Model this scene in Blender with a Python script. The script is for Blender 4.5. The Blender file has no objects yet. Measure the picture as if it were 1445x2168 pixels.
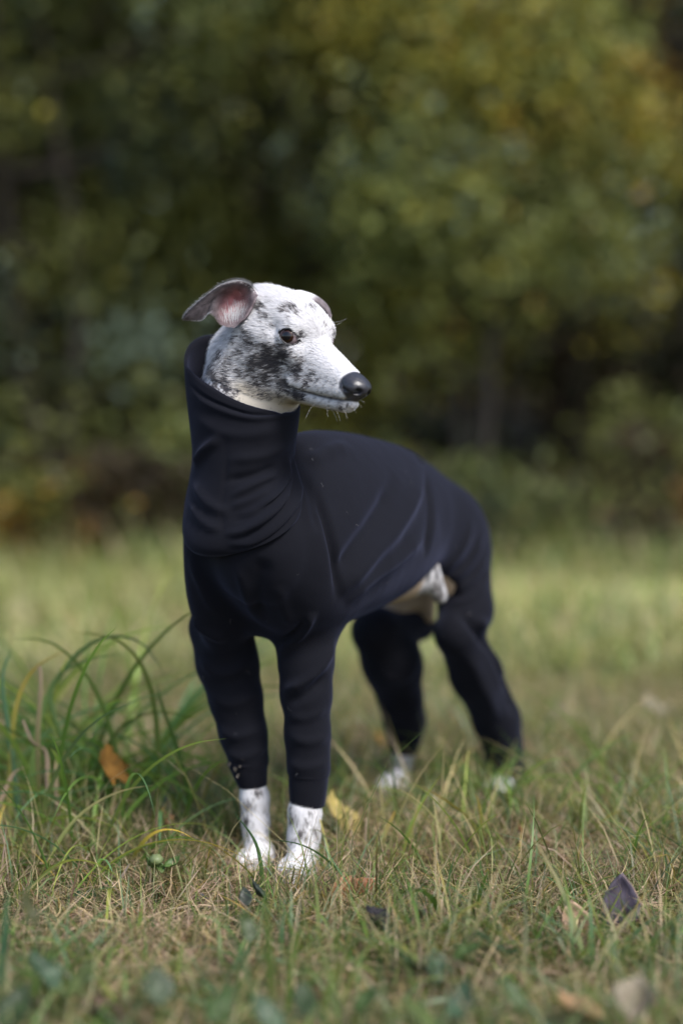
import bpy, bmesh, math, random
import numpy as np
from mathutils import Vector, Matrix
from mathutils.bvhtree import BVHTree

# ------------------------------------------------------------------ camera
F_PX = 60.0/36.0*2168.0            # focal length in photograph pixels
CAM_H = 0.624                      # camera height (m)
PITCH = math.atan(333.0/F_PX)      # camera looks slightly down
scene = bpy.context.scene
cam_data = bpy.data.cameras.new('camera')
cam = bpy.data.objects.new('camera', cam_data)
scene.collection.objects.link(cam)
cam.location = (0, 0, CAM_H)
cam.rotation_euler = (math.pi/2 - PITCH, 0, 0)
cam_data.sensor_fit = 'VERTICAL'
cam_data.sensor_height = 36.0
cam_data.sensor_width = 24.0
cam_data.lens = 60.0
cam_data.clip_start = 0.05
cam_data.clip_end = 2000
cam_data.dof.use_dof = True
cam_data.dof.focus_distance = 1.915
cam_data.dof.aperture_fstop = 1.28
cam_data.dof.aperture_blades = 0
scene.camera = cam

# ------------------------------------------------------------------ light
SUN_EL, SUN_AZ = math.radians(52), math.radians(140)   # azimuth clockwise from +Y
world = bpy.data.worlds.new('World')
scene.world = world
world.use_nodes = True
wn = world.node_tree.nodes; wl = world.node_tree.links
bg = wn['Background']
sky = wn.new('ShaderNodeTexSky')
sky.sky_type = 'NISHITA'
sky.sun_disc = False
sky.sun_elevation = SUN_EL
sky.sun_rotation = SUN_AZ
sky.air_density = 1.0
sky.dust_density = 2.5
sky.ozone_density = 1.0
wl.new(sky.outputs['Color'], bg.inputs['Color'])
bg.inputs['Strength'].default_value = 0.115
sun_data = bpy.data.lights.new('sun', 'SUN')
sun_data.energy = 1.9
sun_data.angle = math.radians(16)
sun_data.color = (1.0, 0.98, 0.955)
sun = bpy.data.objects.new('sun', sun_data)
scene.collection.objects.link(sun)
sdir = Vector((math.sin(SUN_AZ)*math.cos(SUN_EL), math.cos(SUN_AZ)*math.cos(SUN_EL), math.sin(SUN_EL)))
sun.rotation_euler = (-sdir).to_track_quat('-Z', 'Y').to_euler()

vs = scene.view_settings
scene.display_settings.display_device = 'sRGB'
vs.view_transform = 'Standard'
vs.look = 'None'
vs.exposure = 1.3
vs.gamma = 1.0
vs.use_curve_mapping = False
scene.render.engine = 'CYCLES'
cy = scene.cycles
cy.use_denoising = True
cy.use_adaptive_sampling = False
cy.max_bounces = 6
cy.diffuse_bounces = 3
cy.glossy_bounces = 2
cy.transmission_bounces = 4
cy.transparent_max_bounces = 4

# ------------------------------------------------------------------ helpers
COL = scene.collection
rng = np.random.default_rng(7)

def px(x, y, Y):
    """photograph pixel + distance in front of the camera (m, world Y) -> world point"""
    u = (x - 722.5)/F_PX; v = (1084.0 - y)/F_PX
    st, ct = math.sin(PITCH), math.cos(PITCH)
    d = np.array([u, ct + v*st, -st + v*ct])
    return np.array([0, 0, CAM_H]) + d*(Y/d[1])

def pray(x, y):
    p = px(x, y, 1.0); o = np.array([0, 0, CAM_H])
    d = p - o
    return Vector(o), Vector(d/np.linalg.norm(d))

def ground(x, y, z=0.0):
    """where the view ray of a pixel meets the ground"""
    p = px(x, y, 1.0)
    t = (CAM_H - z)/(CAM_H - p[2])
    return np.array([p[0]*t, p[1]*t, z])

def mesh_obj(name, verts, faces, mat=None, parent=None, smooth=True):
    me = bpy.data.meshes.new(name)
    verts = np.asarray(verts, dtype=np.float32)
    if isinstance(faces, np.ndarray):
        nf, k = faces.shape
        me.vertices.add(len(verts)); me.vertices.foreach_set('co', verts.ravel())
        me.loops.add(nf*k); me.loops.foreach_set('vertex_index', faces.astype(np.int32).ravel())
        me.polygons.add(nf)
        me.polygons.foreach_set('loop_start', np.arange(0, nf*k, k, dtype=np.int32))
        me.update(calc_edges=True); me.validate()
    else:
        me.from_pydata(verts.tolist(), [], faces)
        me.update()
    if smooth:
        me.polygons.foreach_set('use_smooth', np.ones(len(me.polygons), dtype=bool))
    if mat: me.materials.append(mat)
    ob = bpy.data.objects.new(name, me)
    COL.objects.link(ob)
    if parent: ob.parent = parent
    return ob

def set_attr(ob, name, colors):
    """point-domain float colour"""
    a = ob.data.attributes.new(name, 'FLOAT_COLOR', 'POINT')
    c = np.ones((len(ob.data.vertices), 4), dtype=np.float32)
    c[:, :3] = colors
    a.data.foreach_set('color', c.ravel())

def empty(name, loc=(0, 0, 0)):
    o = bpy.data.objects.new(name, None)
    o.empty_display_size = 0.05
    o.location = loc
    COL.objects.link(o)
    return o

def tag(o, label=None, cat=None, group=None, kind=None):
    if label: o['label'] = label
    if cat: o['category'] = cat
    if group: o['group'] = group
    if kind: o['kind'] = kind
    return o

def new_mat(name):
    m = bpy.data.materials.new(name); m.use_nodes = True
    nt = m.node_tree
    return m, nt, nt.nodes['Principled BSDF']

_lat = rng.random((32, 32, 32)).astype(np.float32)
def vnoise(p, freq):
    """smooth value noise in 0..1 at points p (n,3)"""
    q = np.asarray(p, dtype=np.float64)*freq
    i = np.floor(q).astype(int); f = q - i; f = f*f*(3 - 2*f)
    i &= 31; j = (i + 1) & 31
    r = 0
    for dx in (0, 1):
        for dy in (0, 1):
            for dz in (0, 1):
                w = (f[:, 0] if dx else 1-f[:, 0])*(f[:, 1] if dy else 1-f[:, 1])*(f[:, 2] if dz else 1-f[:, 2])
                r = r + w*_lat[(j if dx else i)[:, 0], (j if dy else i)[:, 1], (j if dz else i)[:, 2]]
    return r

def sstep(e0, e1, x):
    t = np.clip((x - e0)/(e1 - e0), 0, 1)
    return t*t*(3 - 2*t)
# ================================================================== setting
def leaf_mat(name, trans=0.35, rough=0.55, spec=0.3, backtint=(1.0, 1.0, 0.7)):
    """thin foliage: colour from the mesh, some light passing through"""
    m, nt, b = new_mat(name)
    a = nt.nodes.new('ShaderNodeAttribute'); a.attribute_name = 'col'
    nt.links.new(a.outputs['Color'], b.inputs['Base Color'])
    b.inputs['Roughness'].default_value = rough; b.inputs['Specular IOR Level'].default_value = spec
    tr = nt.nodes.new('ShaderNodeBsdfTranslucent'); mx = nt.nodes.new('ShaderNodeMixShader')
    mul = nt.nodes.new('ShaderNodeMix'); mul.data_type = 'RGBA'; mul.blend_type = 'MULTIPLY'; mul.inputs[0].default_value = 1.0
    mul.inputs[7].default_value = (*backtint, 1)
    nt.links.new(a.outputs['Color'], mul.inputs[6]); nt.links.new(mul.outputs[2], tr.inputs['Color'])
    mx.inputs[0].default_value = trans
    out = nt.nodes['Material Output']
    nt.links.new(b.outputs[0], mx.inputs[1]); nt.links.new(tr.outputs[0], mx.inputs[2]); nt.links.new(mx.outputs[0], out.inputs['Surface'])
    return m
mat_grass = leaf_mat('grass_blade', 0.50, 0.45, 0.5)
mat_foliage = leaf_mat('tree_leaf', 0.30, 0.5, 0.25)
mat_leaf = leaf_mat('fallen_leaf', 0.20, 0.7, 0.25)

# ground: brown soil under old thatch, rolling very slightly; colours deepened as shadow between the blades
mat_soil, nt, b = new_mat('meadow_soil')
tc = nt.nodes.new('ShaderNodeTexCoord')
n1 = nt.nodes.new('ShaderNodeTexNoise'); n1.inputs['Scale'].default_value = 5; n1.inputs['Detail'].default_value = 8
n2 = nt.nodes.new('ShaderNodeTexNoise'); n2.inputs['Scale'].default_value = 140; n2.inputs['Detail'].default_value = 6
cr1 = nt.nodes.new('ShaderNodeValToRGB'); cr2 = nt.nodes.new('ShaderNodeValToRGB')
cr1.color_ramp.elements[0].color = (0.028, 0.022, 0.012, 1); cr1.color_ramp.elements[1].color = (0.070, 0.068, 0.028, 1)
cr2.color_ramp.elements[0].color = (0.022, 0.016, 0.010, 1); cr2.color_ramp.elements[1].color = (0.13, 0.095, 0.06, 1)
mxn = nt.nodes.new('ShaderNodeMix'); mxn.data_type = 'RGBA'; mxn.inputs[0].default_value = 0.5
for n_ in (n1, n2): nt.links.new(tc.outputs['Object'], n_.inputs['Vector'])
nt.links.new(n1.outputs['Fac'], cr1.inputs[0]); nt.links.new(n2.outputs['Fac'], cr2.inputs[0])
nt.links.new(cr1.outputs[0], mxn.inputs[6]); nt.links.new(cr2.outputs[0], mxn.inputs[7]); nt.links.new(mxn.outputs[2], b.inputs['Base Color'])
b.inputs['Roughness'].default_value = 0.95; b.inputs['Specular IOR Level'].default_value = 0.1
bp = nt.nodes.new('ShaderNodeBump'); bp.inputs['Distance'].default_value = 0.02; bp.inputs['Strength'].default_value = 0.7
nt.links.new(n2.outputs['Fac'], bp.inputs['Height']); nt.links.new(bp.outputs['Normal'], b.inputs['Normal'])
gx = np.concatenate([[-400, -100, -30, -12], np.linspace(-6, 6, 61), [12, 30, 100, 400]])
gy = np.concatenate([[-400, -60, -10], np.linspace(-2, 10, 61), [16, 30, 100, 600]])
GX, GY = np.meshgrid(gx, gy, indexing='ij')
def ground_z(x, y):
    """gentle unevenness, flat round the dog's feet"""
    x = np.asarray(x, float); y = np.asarray(y, float)
    b_ = 0.012*np.sin(x*2.1 + 0.7)*np.sin(y*1.7 + 0.4) + 0.008*np.sin(x*4.3 + y*3.1)
    r = np.hypot((x - 0.03)/0.55, (y - 2.15)/0.65)
    return b_*sstep(0.8, 1.6, r)*sstep(9.0, 6.0, np.abs(x) + 0*y)*sstep(12, 9, y)
GV = np.stack([GX, GY, ground_z(GX, GY)], -1).reshape(-1, 3)
ni, nj = GX.shape
ii = np.arange(ni-1)[:, None]*nj; jj = np.arange(nj-1)[None, :]
GF = np.stack([ii + jj, ii + nj + jj, ii + nj + jj + 1, ii + jj + 1], -1).reshape(-1, 4)
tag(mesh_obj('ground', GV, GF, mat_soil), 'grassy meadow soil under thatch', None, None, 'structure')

# ------------------------------------------------------------------ grass
PAL = dict(green=(0.062, 0.112, 0.022), blue=(0.060, 0.120, 0.062), yell=(0.150, 0.165, 0.035), lime=(0.110, 0.160, 0.035), olive=(0.075, 0.085, 0.022),
           straw=(0.330, 0.260, 0.145), pinks=(0.300, 0.215, 0.165), brown=(0.110, 0.066, 0.038), pale=(0.27, 0.26, 0.125), gold=(0.30, 0.20, 0.045))
PAL = {k_: tuple(1.6*c_ for c_ in v_) for k_, v_ in PAL.items()}
def blades(root, head, length, width, e0, bend, cb, ct, seg=3, twist=None, sidebend=None):
    """vertices, faces and colours of many grass blades at once"""
    n = len(root); ts = np.linspace(0, 1, seg + 1)
    h = np.stack([np.cos(head), np.sin(head), np.zeros(n)], -1)
    side0 = np.stack([-np.sin(head), np.cos(head), np.zeros(n)], -1)
    if twist is None: twist = np.zeros(n)
    if sidebend is None: sidebend = np.zeros(n)
    P = root.copy(); V = []; C = []
    sub = 4
    for i, t in enumerate(ts):
        if i > 0:
            for k in range(sub):
                tt = ts[i-1] + (t - ts[i-1])*(k + 0.5)/sub
                el = e0 - bend*tt
                hh = h*np.cos(sidebend*tt)[:, None] + side0*np.sin(sidebend*tt)[:, None]
                P = P + (hh*np.cos(el)[:, None] + np.array([0, 0, 1.0])*np.sin(el)[:, None])*(length*(t - ts[i-1])/sub)[:, None]
        el = e0 - bend*t
        up = -h*np.sin(el)[:, None] + np.array([0, 0, 1.0])*np.cos(el)[:, None]
        s = side0*np.cos(twist*t)[:, None] + up*np.sin(twist*t)[:, None]
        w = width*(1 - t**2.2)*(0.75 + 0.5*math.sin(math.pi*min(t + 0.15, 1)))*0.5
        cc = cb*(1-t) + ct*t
        if i < seg:
            V += [P - s*w[:, None], P + s*w[:, None]]; C += [cc, cc]
        else:
            V += [P.copy()]; C += [cc]
    m = 2*seg + 1
    Vv = np.stack(V, 1).reshape(-1, 3); Cc = np.stack(C, 1).reshape(-1, 3)
    base = (np.arange(n)*m)[:, None]
    F = []
    for i in range(seg - 1):
        a = 2*i
        F += [base + [[a, a+1, a+3]], base + [[a, a+3, a+2]]]
    a = 2*(seg-1)
    F += [base + [[a, a+1, a+2]]]
    return Vv, np.concatenate(F), Cc

def pick(n, table):
    names = list(table); w = np.array([table[k] for k in names], float); w /= w.sum()
    k = rng.choice(len(names), n, p=w)
    return np.array([PAL[x] for x in names])[k]*np.clip(rng.normal(1.0, 0.30, (n, 1)), 0.4, 1.9)

def scatter(n, y0, y1, spread, pad):
    """points in the wedge of meadow in front of the camera, padded at the sides"""
    y = np.sqrt(rng.uniform(y0**2, y1**2, n))
    x = rng.uniform(-1, 1, n)*(y*spread + pad)
    return x, y

PAWS_XY = [ground(640, 1866)[:2], ground(552, 1846)[:2], ground(1060, 1700)[:2], ground(838, 1688)[:2]]
def clear_of_paws(x, y, r=0.03):
    k = np.ones(len(x), bool)
    for p in PAWS_XY: k &= np.hypot(x - p[0], y - p[1]) > r
    return k

GV_, GF_, GC_ = [], [], []
def add_grass(*a, **k):
    v, f, c = blades(*a, **k)
    GF_.append(f + sum(len(q) for q in GV_)); GV_.append(v); GC_.append(c)

def clumpy(x, y, f=3.0):
    return vnoise(np.stack([x, y, np.zeros_like(x)], -1) + 11, f)

# short turf near the dog
n = 125000
x, y = scatter(n, 1.05, 3.3, 0.26, 0.22)
cl = clumpy(x, y, 4.0); cl2 = clumpy(x + 7, y, 11.0)
k = (rng.random(n) < 0.35 + 0.75*cl) & clear_of_paws(x, y, 0.027); x, y, cl, cl2 = x[k], y[k], cl[k], cl2[k]; n = len(x)
root = np.stack([x, y, ground_z(x, y) - 0.004], -1)
L = rng.gamma(6, 0.0105, n)*(0.55 + 0.9*cl2)
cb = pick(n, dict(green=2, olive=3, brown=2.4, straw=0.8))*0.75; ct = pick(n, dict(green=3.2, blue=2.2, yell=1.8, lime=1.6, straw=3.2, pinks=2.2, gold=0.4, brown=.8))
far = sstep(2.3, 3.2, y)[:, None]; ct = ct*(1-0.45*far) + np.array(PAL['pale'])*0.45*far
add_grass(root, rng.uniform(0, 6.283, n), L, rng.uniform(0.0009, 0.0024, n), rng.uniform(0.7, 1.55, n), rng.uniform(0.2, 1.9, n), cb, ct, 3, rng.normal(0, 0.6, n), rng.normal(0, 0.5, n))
# taller sparse blades
n = 9500
x, y = scatter(n, 1.2, 3.4, 0.27, 0.25); cl = clumpy(x, y, 5.0)
k = (rng.random(n) < 1.6*(cl - 0.25)) & clear_of_paws(x, y, 0.03); x, y = x[k], y[k]; n = len(x)
root = np.stack([x, y, ground_z(x, y) - 0.004], -1)
front = sstep(1.95, 1.6, y)     # in front of the dog they stay low
inview = (np.abs(x + 0.06) < 0.17) & (y < 2.02)
L = rng.uniform(0.08, 0.17, n)*(1 - 0.40*inview)
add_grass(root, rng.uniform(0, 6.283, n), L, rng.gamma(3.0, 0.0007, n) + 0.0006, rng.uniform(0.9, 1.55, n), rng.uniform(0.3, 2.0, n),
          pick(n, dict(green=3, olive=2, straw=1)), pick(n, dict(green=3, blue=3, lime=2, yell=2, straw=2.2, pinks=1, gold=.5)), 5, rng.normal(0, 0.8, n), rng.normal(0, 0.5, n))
# green growth close in front of the camera
n = 7000
x, y = scatter(n, 0.95, 1.72, 0.26, 0.2); cl = clumpy(x + 40, y, 7.0)
k = rng.random(n) < 1.8*(cl - 0.25); x, y = x[k], y[k]; n = len(x)
root = np.stack([x, y, ground_z(x, y) - 0.004], -1)
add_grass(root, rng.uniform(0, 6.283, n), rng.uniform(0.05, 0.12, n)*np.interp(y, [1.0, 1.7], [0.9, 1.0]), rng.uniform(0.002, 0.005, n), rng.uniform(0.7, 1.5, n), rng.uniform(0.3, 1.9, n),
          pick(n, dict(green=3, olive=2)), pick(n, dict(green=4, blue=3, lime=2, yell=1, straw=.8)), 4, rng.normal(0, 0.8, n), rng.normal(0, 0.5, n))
# meadow behind, paler and deeper
n = 115000
x, y = scatter(n, 3.2, 7.2, 0.30, 1.0); cl = clumpy(x, y, 1.3)
k = rng.random(n) < 0.35 + 0.8*cl; x, y, cl = x[k], y[k], cl[k]; n = len(x)
root = np.stack([x, y, ground_z(x, y) - 0.004], -1)
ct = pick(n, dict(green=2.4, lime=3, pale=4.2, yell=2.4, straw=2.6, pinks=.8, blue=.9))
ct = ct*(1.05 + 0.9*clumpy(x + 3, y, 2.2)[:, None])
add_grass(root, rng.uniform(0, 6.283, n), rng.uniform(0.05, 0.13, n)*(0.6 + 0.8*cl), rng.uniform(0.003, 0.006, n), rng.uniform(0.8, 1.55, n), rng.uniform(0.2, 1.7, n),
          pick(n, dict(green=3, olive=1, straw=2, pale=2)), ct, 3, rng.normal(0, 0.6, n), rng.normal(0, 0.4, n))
# taller rank grass running up into the shrubs
n = 9000
x, y = scatter(n, 4.55, 6.2, 0.27, 0.8); cl = clumpy(x, y, 2.5)
k = rng.random(n) < 0.3 + 0.9*cl; x, y, cl = x[k], y[k], cl[k]; n = len(x)
root = np.stack([x, y, ground_z(x, y) - 0.004], -1)
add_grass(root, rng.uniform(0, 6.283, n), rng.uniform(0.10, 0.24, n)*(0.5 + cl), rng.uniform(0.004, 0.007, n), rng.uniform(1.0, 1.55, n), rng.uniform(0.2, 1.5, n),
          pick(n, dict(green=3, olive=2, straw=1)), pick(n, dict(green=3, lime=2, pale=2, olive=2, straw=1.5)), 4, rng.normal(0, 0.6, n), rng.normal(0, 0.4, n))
g_ob = mesh_obj('grass', np.concatenate(GV_), np.concatenate(GF_), mat_grass)
set_attr(g_ob, 'col', np.concatenate(GC_)); tag(g_ob, 'short green and yellowing meadow grass around the dog', 'grass', None, 'stuff')
# dead straw lying in the turf
GV_, GF_, GC_ = [], [], []
n = 95000
x, y = scatter(n, 1.05, 3.2, 0.26, 0.2); cl = clumpy(x + 20, y, 4.5)
k = rng.random(n) < 1.5*(cl - 0.12); x, y = x[k], y[k]; n = len(x)
root = np.stack([x, y, ground_z(x, y) + rng.uniform(0.0, 0.022, n)], -1)
add_grass(root, rng.uniform(0, 6.283, n), rng.uniform(0.025, 0.085, n), rng.uniform(0.0007, 0.0019, n), rng.uniform(-0.1, 0.7, n), rng.uniform(-0.3, 1.2, n),
          pick(n, dict(brown=2, straw=2, pinks=2))*1.1, pick(n, dict(straw=3, pinks=4, brown=1.4))*1.1, 3, rng.normal(0, 0.9, n), rng.normal(0, 1.2, n))
s_ob = mesh_obj('dry_straw', np.concatenate(GV_), np.concatenate(GF_), mat_grass)
set_attr(s_ob, 'col', np.concatenate(GC_)); tag(s_ob, 'thin tan and pinkish dead grass stems matted in the turf', 'straw', None, 'stuff')

# ------------------------------------------------------------------ tall tufts, blade by blade
def tube_pts(c, r, n=6):
    c = np.asarray(c, float); k = len(c); V = []; F = []
    for i in range(k):
        t = c[min(i+1, k-1)] - c[max(i-1, 0)]; t /= np.linalg.norm(t) + 1e-12
        u = np.cross(t, [0.31, 0.2, 0.93]); u /= np.linalg.norm(u); v = np.cross(t, u)
        for j in range(n):
            a = 2*math.pi*j/n
            V.append(c[i] + r[i]*(u*math.cos(a) + v*math.sin(a)))
    for i in range(k-1):
        for j in range(n): F.append((i*n + j, i*n + (j+1) % n, (i+1)*n + (j+1) % n, (i+1)*n + j))
    F.append(tuple(range(n))[::-1]); F.append(tuple((k-1)*n + j for j in range(n)))
    return V, F
def cat3(pts, n):
    P = np.asarray(pts, float); k = len(P)
    if k == 2:
        t = np.linspace(0, 1, n)[:, None]; return P[0]*(1-t) + P[1]*t
    t = np.linspace(0, k-1, n); i = np.minimum(t.astype(int), k-2); f = (t - i)[:, None]
    g = lambda j: P[np.clip(j, 0, k-1)]
    p0, p1, p2, p3 = g(i-1), g(i), g(i+1), g(i+2)
    p0 = np.where((i-1 < 0)[:, None], 2*p1 - p2, p0); p3 = np.where((i+2 > k-1)[:, None], 2*p2 - p1, p3)
    return 0.5*(2*p1 + (p2-p0)*f + (2*p0-5*p1+4*p2-p3)*f**2 + (3*p1-p0-3*p2+p3)*f**3)

def blade_along(pts, w, cb, ct, parent, name='blade', fold=0.25, k=16):
    """one wide keeled blade through points; its ground end is the first point"""
    c = cat3(pts, k)
    V = []; C = []
    for i in range(k):
        t = c[min(i+1, k-1)] - c[max(i-1, 0)]; t /= np.linalg.norm(t) + 1e-12
        s = np.cross(t, [0.0, 0.75, 0.66]); s /= np.linalg.norm(s) + 1e-9
        nn = np.cross(s, t); u = i/(k-1)
        ww = 0.5*w*(1 - u**3)*(0.6 + 0.4*min(1, u*6))
        V += [c[i] - s*ww + nn*ww*fold, c[i] - nn*ww*fold, c[i] + s*ww + nn*ww*fold]
        cc = np.array(cb)*(1-u) + np.array(ct)*u
        C += [cc, cc*0.85, cc]
    F = []
    for i in range(k-1):
        a = i*3
        F += [(a, a+1, a+4, a+3), (a+1, a+2, a+5, a+4)]
    o = mesh_obj(name, np.array(V) - np.array(parent.location), np.array(F), mat_grass, parent)
    set_attr(o, 'col', np.array(C))
    return o

def tuft(name, label, cat, group, cx, cy, blades_, seed):
    """blades_: (root dx, dy, heading, length, width, lean, bend, base colour, tip colour)"""
    r = empty(name, (cx, cy, float(ground_z(cx, cy))))
    tag(r, label, cat, group)
    for (dx, dy, hd, L, w, e0, bend, cb, ct) in blades_:
        p = np.array([cx + dx, cy + dy, float(ground_z(cx + dx, cy + dy)) - 0.004]); pts = [p]
        for i in range(7):
            t = (i + 0.5)/7; el = e0 - bend*t
            p = p + np.array([math.cos(hd)*math.cos(el), math.sin(hd)*math.cos(el), math.sin(el)])*L/7
            if p[2] < 0.004: p[2] = 0.004
            pts.append(p)
        blade_along(pts, w, np.array(cb)*1.6, np.array(ct)*1.9, r)
    return r

def rnd_blades(n, rad, L, w, e0, bend, pal_b, pal_t, hd=(0, 6.283)):
    out = []
    for i in range(n):
        a = rng.uniform(0, 6.283); q = rad*math.sqrt(rng.random())
        out.append((q*math.cos(a), q*math.sin(a), rng.uniform(*hd), rng.uniform(*L), rng.uniform(*w), rng.uniform(*e0), rng.uniform(*bend), pick(1, pal_b)[0], pick(1, pal_t)[0]))
    return out
GR = dict(green=2, lime=3, blue=2.5, yell=2.2); GB = dict(green=3, olive=2)
tuft('grass_tuft', 'tall lush grass tuft arching beside the dog\'s right foreleg', 'grass', None, -0.395, 2.30,
     rnd_blades(80, 0.16, (0.26, 0.44), (0.0042, 0.0085), (1.15, 1.55), (1.0, 2.1), GB, GR), 1)
tuft('grass_tuft', 'drooping blue-green grass tuft with one orange leaf behind it', 'grass', None, -0.29, 2.16,
     rnd_blades(46, 0.13, (0.20, 0.34), (0.0040, 0.0075), (1.05, 1.5), (0.9, 2.1), GB, dict(blue=3, green=2, lime=1.5)), 2)
tuft('grass_tuft', 'low grass tuft going yellow in front of the tall arching tuft', 'grass', None, -0.36, 1.99,
     rnd_blades(36, 0.13, (0.14, 0.27), (0.003, 0.0055), (0.8, 1.45), (1.0, 2.4), GB, dict(green=2, yell=2, blue=2, straw=1.5, gold=.8)), 3)
tuft('grass_tuft', 'upright green and tan grass tuft standing near the rusty curled leaf', 'grass', None, 0.115, 2.04,
     rnd_blades(24, 0.10, (0.09, 0.18), (0.0016, 0.0036), (1.2, 1.55), (0.1, 1.1), GB, dict(green=3, yell=2, straw=2, brown=.6)), 4)
tuft('grass_tuft', 'loose grass tuft growing around the dog\'s left hind foot', 'grass', None, 0.26, 2.30,
     rnd_blades(30, 0.13, (0.10, 0.24), (0.002, 0.0045), (0.9, 1.5), (0.8, 2.4), GB, dict(green=3, blue=2, lime=2, straw=1)), 5)
tuft('grass_tuft', 'wispy half-dry grass tuft in open turf to the dog\'s left', 'grass', None, 0.335, 2.13,
     rnd_blades(26, 0.12, (0.10, 0.22), (0.0014, 0.0034), (0.9, 1.5), (0.6, 2.0), GB, dict(green=3, blue=2, straw=2.5, pinks=1)), 6)
tuft('grass_tuft', 'thick grass tuft hiding the dog\'s left hind paw', 'grass', None, 0.215, 2.285,
     rnd_blades(34, 0.05, (0.08, 0.15), (0.002, 0.004), (1.1, 1.55), (0.5, 1.6), GB, dict(green=3, olive=2, straw=1.5, lime=1)), 7)
# blades that stand out in the photograph
def px_blades(name, label, cat, specs, Y):
    p0 = ground(specs[0][0][0][0], specs[0][0][0][1])
    r = empty(name, (float(p0[0]), float(p0[1]), 0.0)); tag(r, label, cat)
    for pts, w, cb, ct in specs:
        blade_along([px(a, b_, Y + (c[0] if c else 0)) for a, b_, *c in pts], w, PAL[cb] if isinstance(cb, str) else cb, PAL[ct] if isinstance(ct, str) else ct, r)
    return r
px_blades('grass_tuft', 'few long blades crossing before the dog\'s forepaws', 'grass', [
    ([(556, 1900), (552, 1830), (536, 1775), (492, 1716)], 0.0050, 'green', 'blue'),
    ([(740, 1880), (700, 1828), (640, 1790), (565, 1776)], 0.0042, 'green', 'blue'),
    ([(560, 1900), (530, 1850), (470, 1800), (398, 1762)], 0.0026, 'green', 'gold'),
    ([(628, 1900), (634, 1850), (645, 1810), (650, 1780)], 0.0016, 'gold', 'brown')], 1.90)
px_blades('grass_tuft', 'slender tan-tipped blades rising from turf behind the rusty leaf', 'grass', [
    ([(1040, 1830), (1000, 1745), (950, 1700), (888, 1663)], 0.0050, 'green', 'gold'),
    ([(862, 1830), (872, 1760), (884, 1700), (890, 1676)], 0.0032, 'yell', 'straw'),
    ([(1012, 1810), (1018, 1750), (1012, 1700), (1004, 1678)], 0.0034, 'green', 'gold'),
    ([(806, 1800), (815, 1765), (828, 1735), (838, 1713)], 0.0062, 'pale', 'gold'),
    ([(1010, 1815), (1030, 1770), (1048, 1730), (1054, 1704)], 0.0014, 'brown', 'brown'),
    ([(1010, 1815), (1050, 1775), (1100, 1745), (1150, 1733)], 0.0014, 'brown', 'brown')], 2.03)
px_blades('grass_tuft', 'long broad blades bowing over in wide arcs from the tall tuft', 'grass', [
    ([(60, 1812), (60, 1740), (85, 1520), (150, 1400), (225, 1350), (300, 1362), (350, 1430)], 0.0085, 'lime', 'blue'),
    ([(260, 1812), (260, 1740), (240, 1570), (190, 1440), (110, 1362), (15, 1352)], 0.0080, 'green', 'lime'),
    ([(340, 1812), (340, 1740), (330, 1520), (300, 1410), (240, 1352), (140, 1336)], 0.0080, 'green', 'yell'),
    ([(40, 1812), (40, 1740), (20, 1560), (5, 1440), (28, 1366)], 0.0085, 'blue', 'blue'),
    ([(400, 1812), (400, 1700), (380, 1600), (345, 1500), (330, 1440)], 0.0080, 'green', 'green'),
    ([(170, 1812), (170, 1720), (240, 1560), (330, 1508), (438, 1530)], 0.0060, 'green', 'olive'),
    ([(395, 1812), (395, 1755), (340, 1655), (250, 1605), (130, 1596)], 0.0065, 'yell', 'lime'),
    ([(440, 1812), (440, 1755), (350, 1672), (200, 1650), (30, 1641)], 0.0065, 'green', 'blue'),
    ([(400, 1812), (400, 1755), (320, 1702), (230, 1700), (130, 1745)], 0.0060, 'blue', 'lime'),
    ([(230, 1812), (230, 1740), (130, 1560), (110, 1450), (180, 1400), (270, 1382)], 0.0070, 'lime', 'blue'),
    ([(20, 1812), (20, 1720), (30, 1520), (70, 1420), (150, 1372)], 0.0070, 'lime', 'gold')], 2.16)
px_blades('dry_grass', 'bleached pinkish dead blades curling out of the tall tuft', 'dry grass', [
    ([(82, 1700), (80, 1560), (86, 1470), (85, 1414), (78, 1418)], 0.0066, 'olive', 'pinks'),
    ([(100, 1680), (98, 1595), (68, 1570), (50, 1528), (56, 1526)], 0.0054, 'pinks', 'pinks'),
    ([(125, 1760), (120, 1680), (118, 1630), (124, 1588)], 0.0060, 'pinks', 'straw'),
    ([(-20, 1740), (0, 1700), (28, 1640), (58, 1622)], 0.0058, 'pinks', 'pinks'),
    ([(235, 1760), (240, 1700), (248, 1670), (258, 1665)], 0.0045, 'straw', 'straw')], 2.12)
px_blades('dry_grass', 'pale split dead stalk standing in front turf', 'dry grass', [
    ([(215, 1960), (235, 1900), (258, 1858), (276, 1826)], 0.0060, 'straw', (0.36, 0.30, 0.30)),
    ([(222, 1950), (225, 1890), (205, 1840), (150, 1800)], 0.0016, 'straw', 'straw'),
    ([(230, 1950), (245, 1880), (270, 1850), (300, 1845)], 0.0014, 'straw', 'pinks'),
    ([(185, 1960), (170, 1890), (120, 1780), (50, 1606)], 0.0014, 'straw', 'olive')], 1.90)
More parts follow.
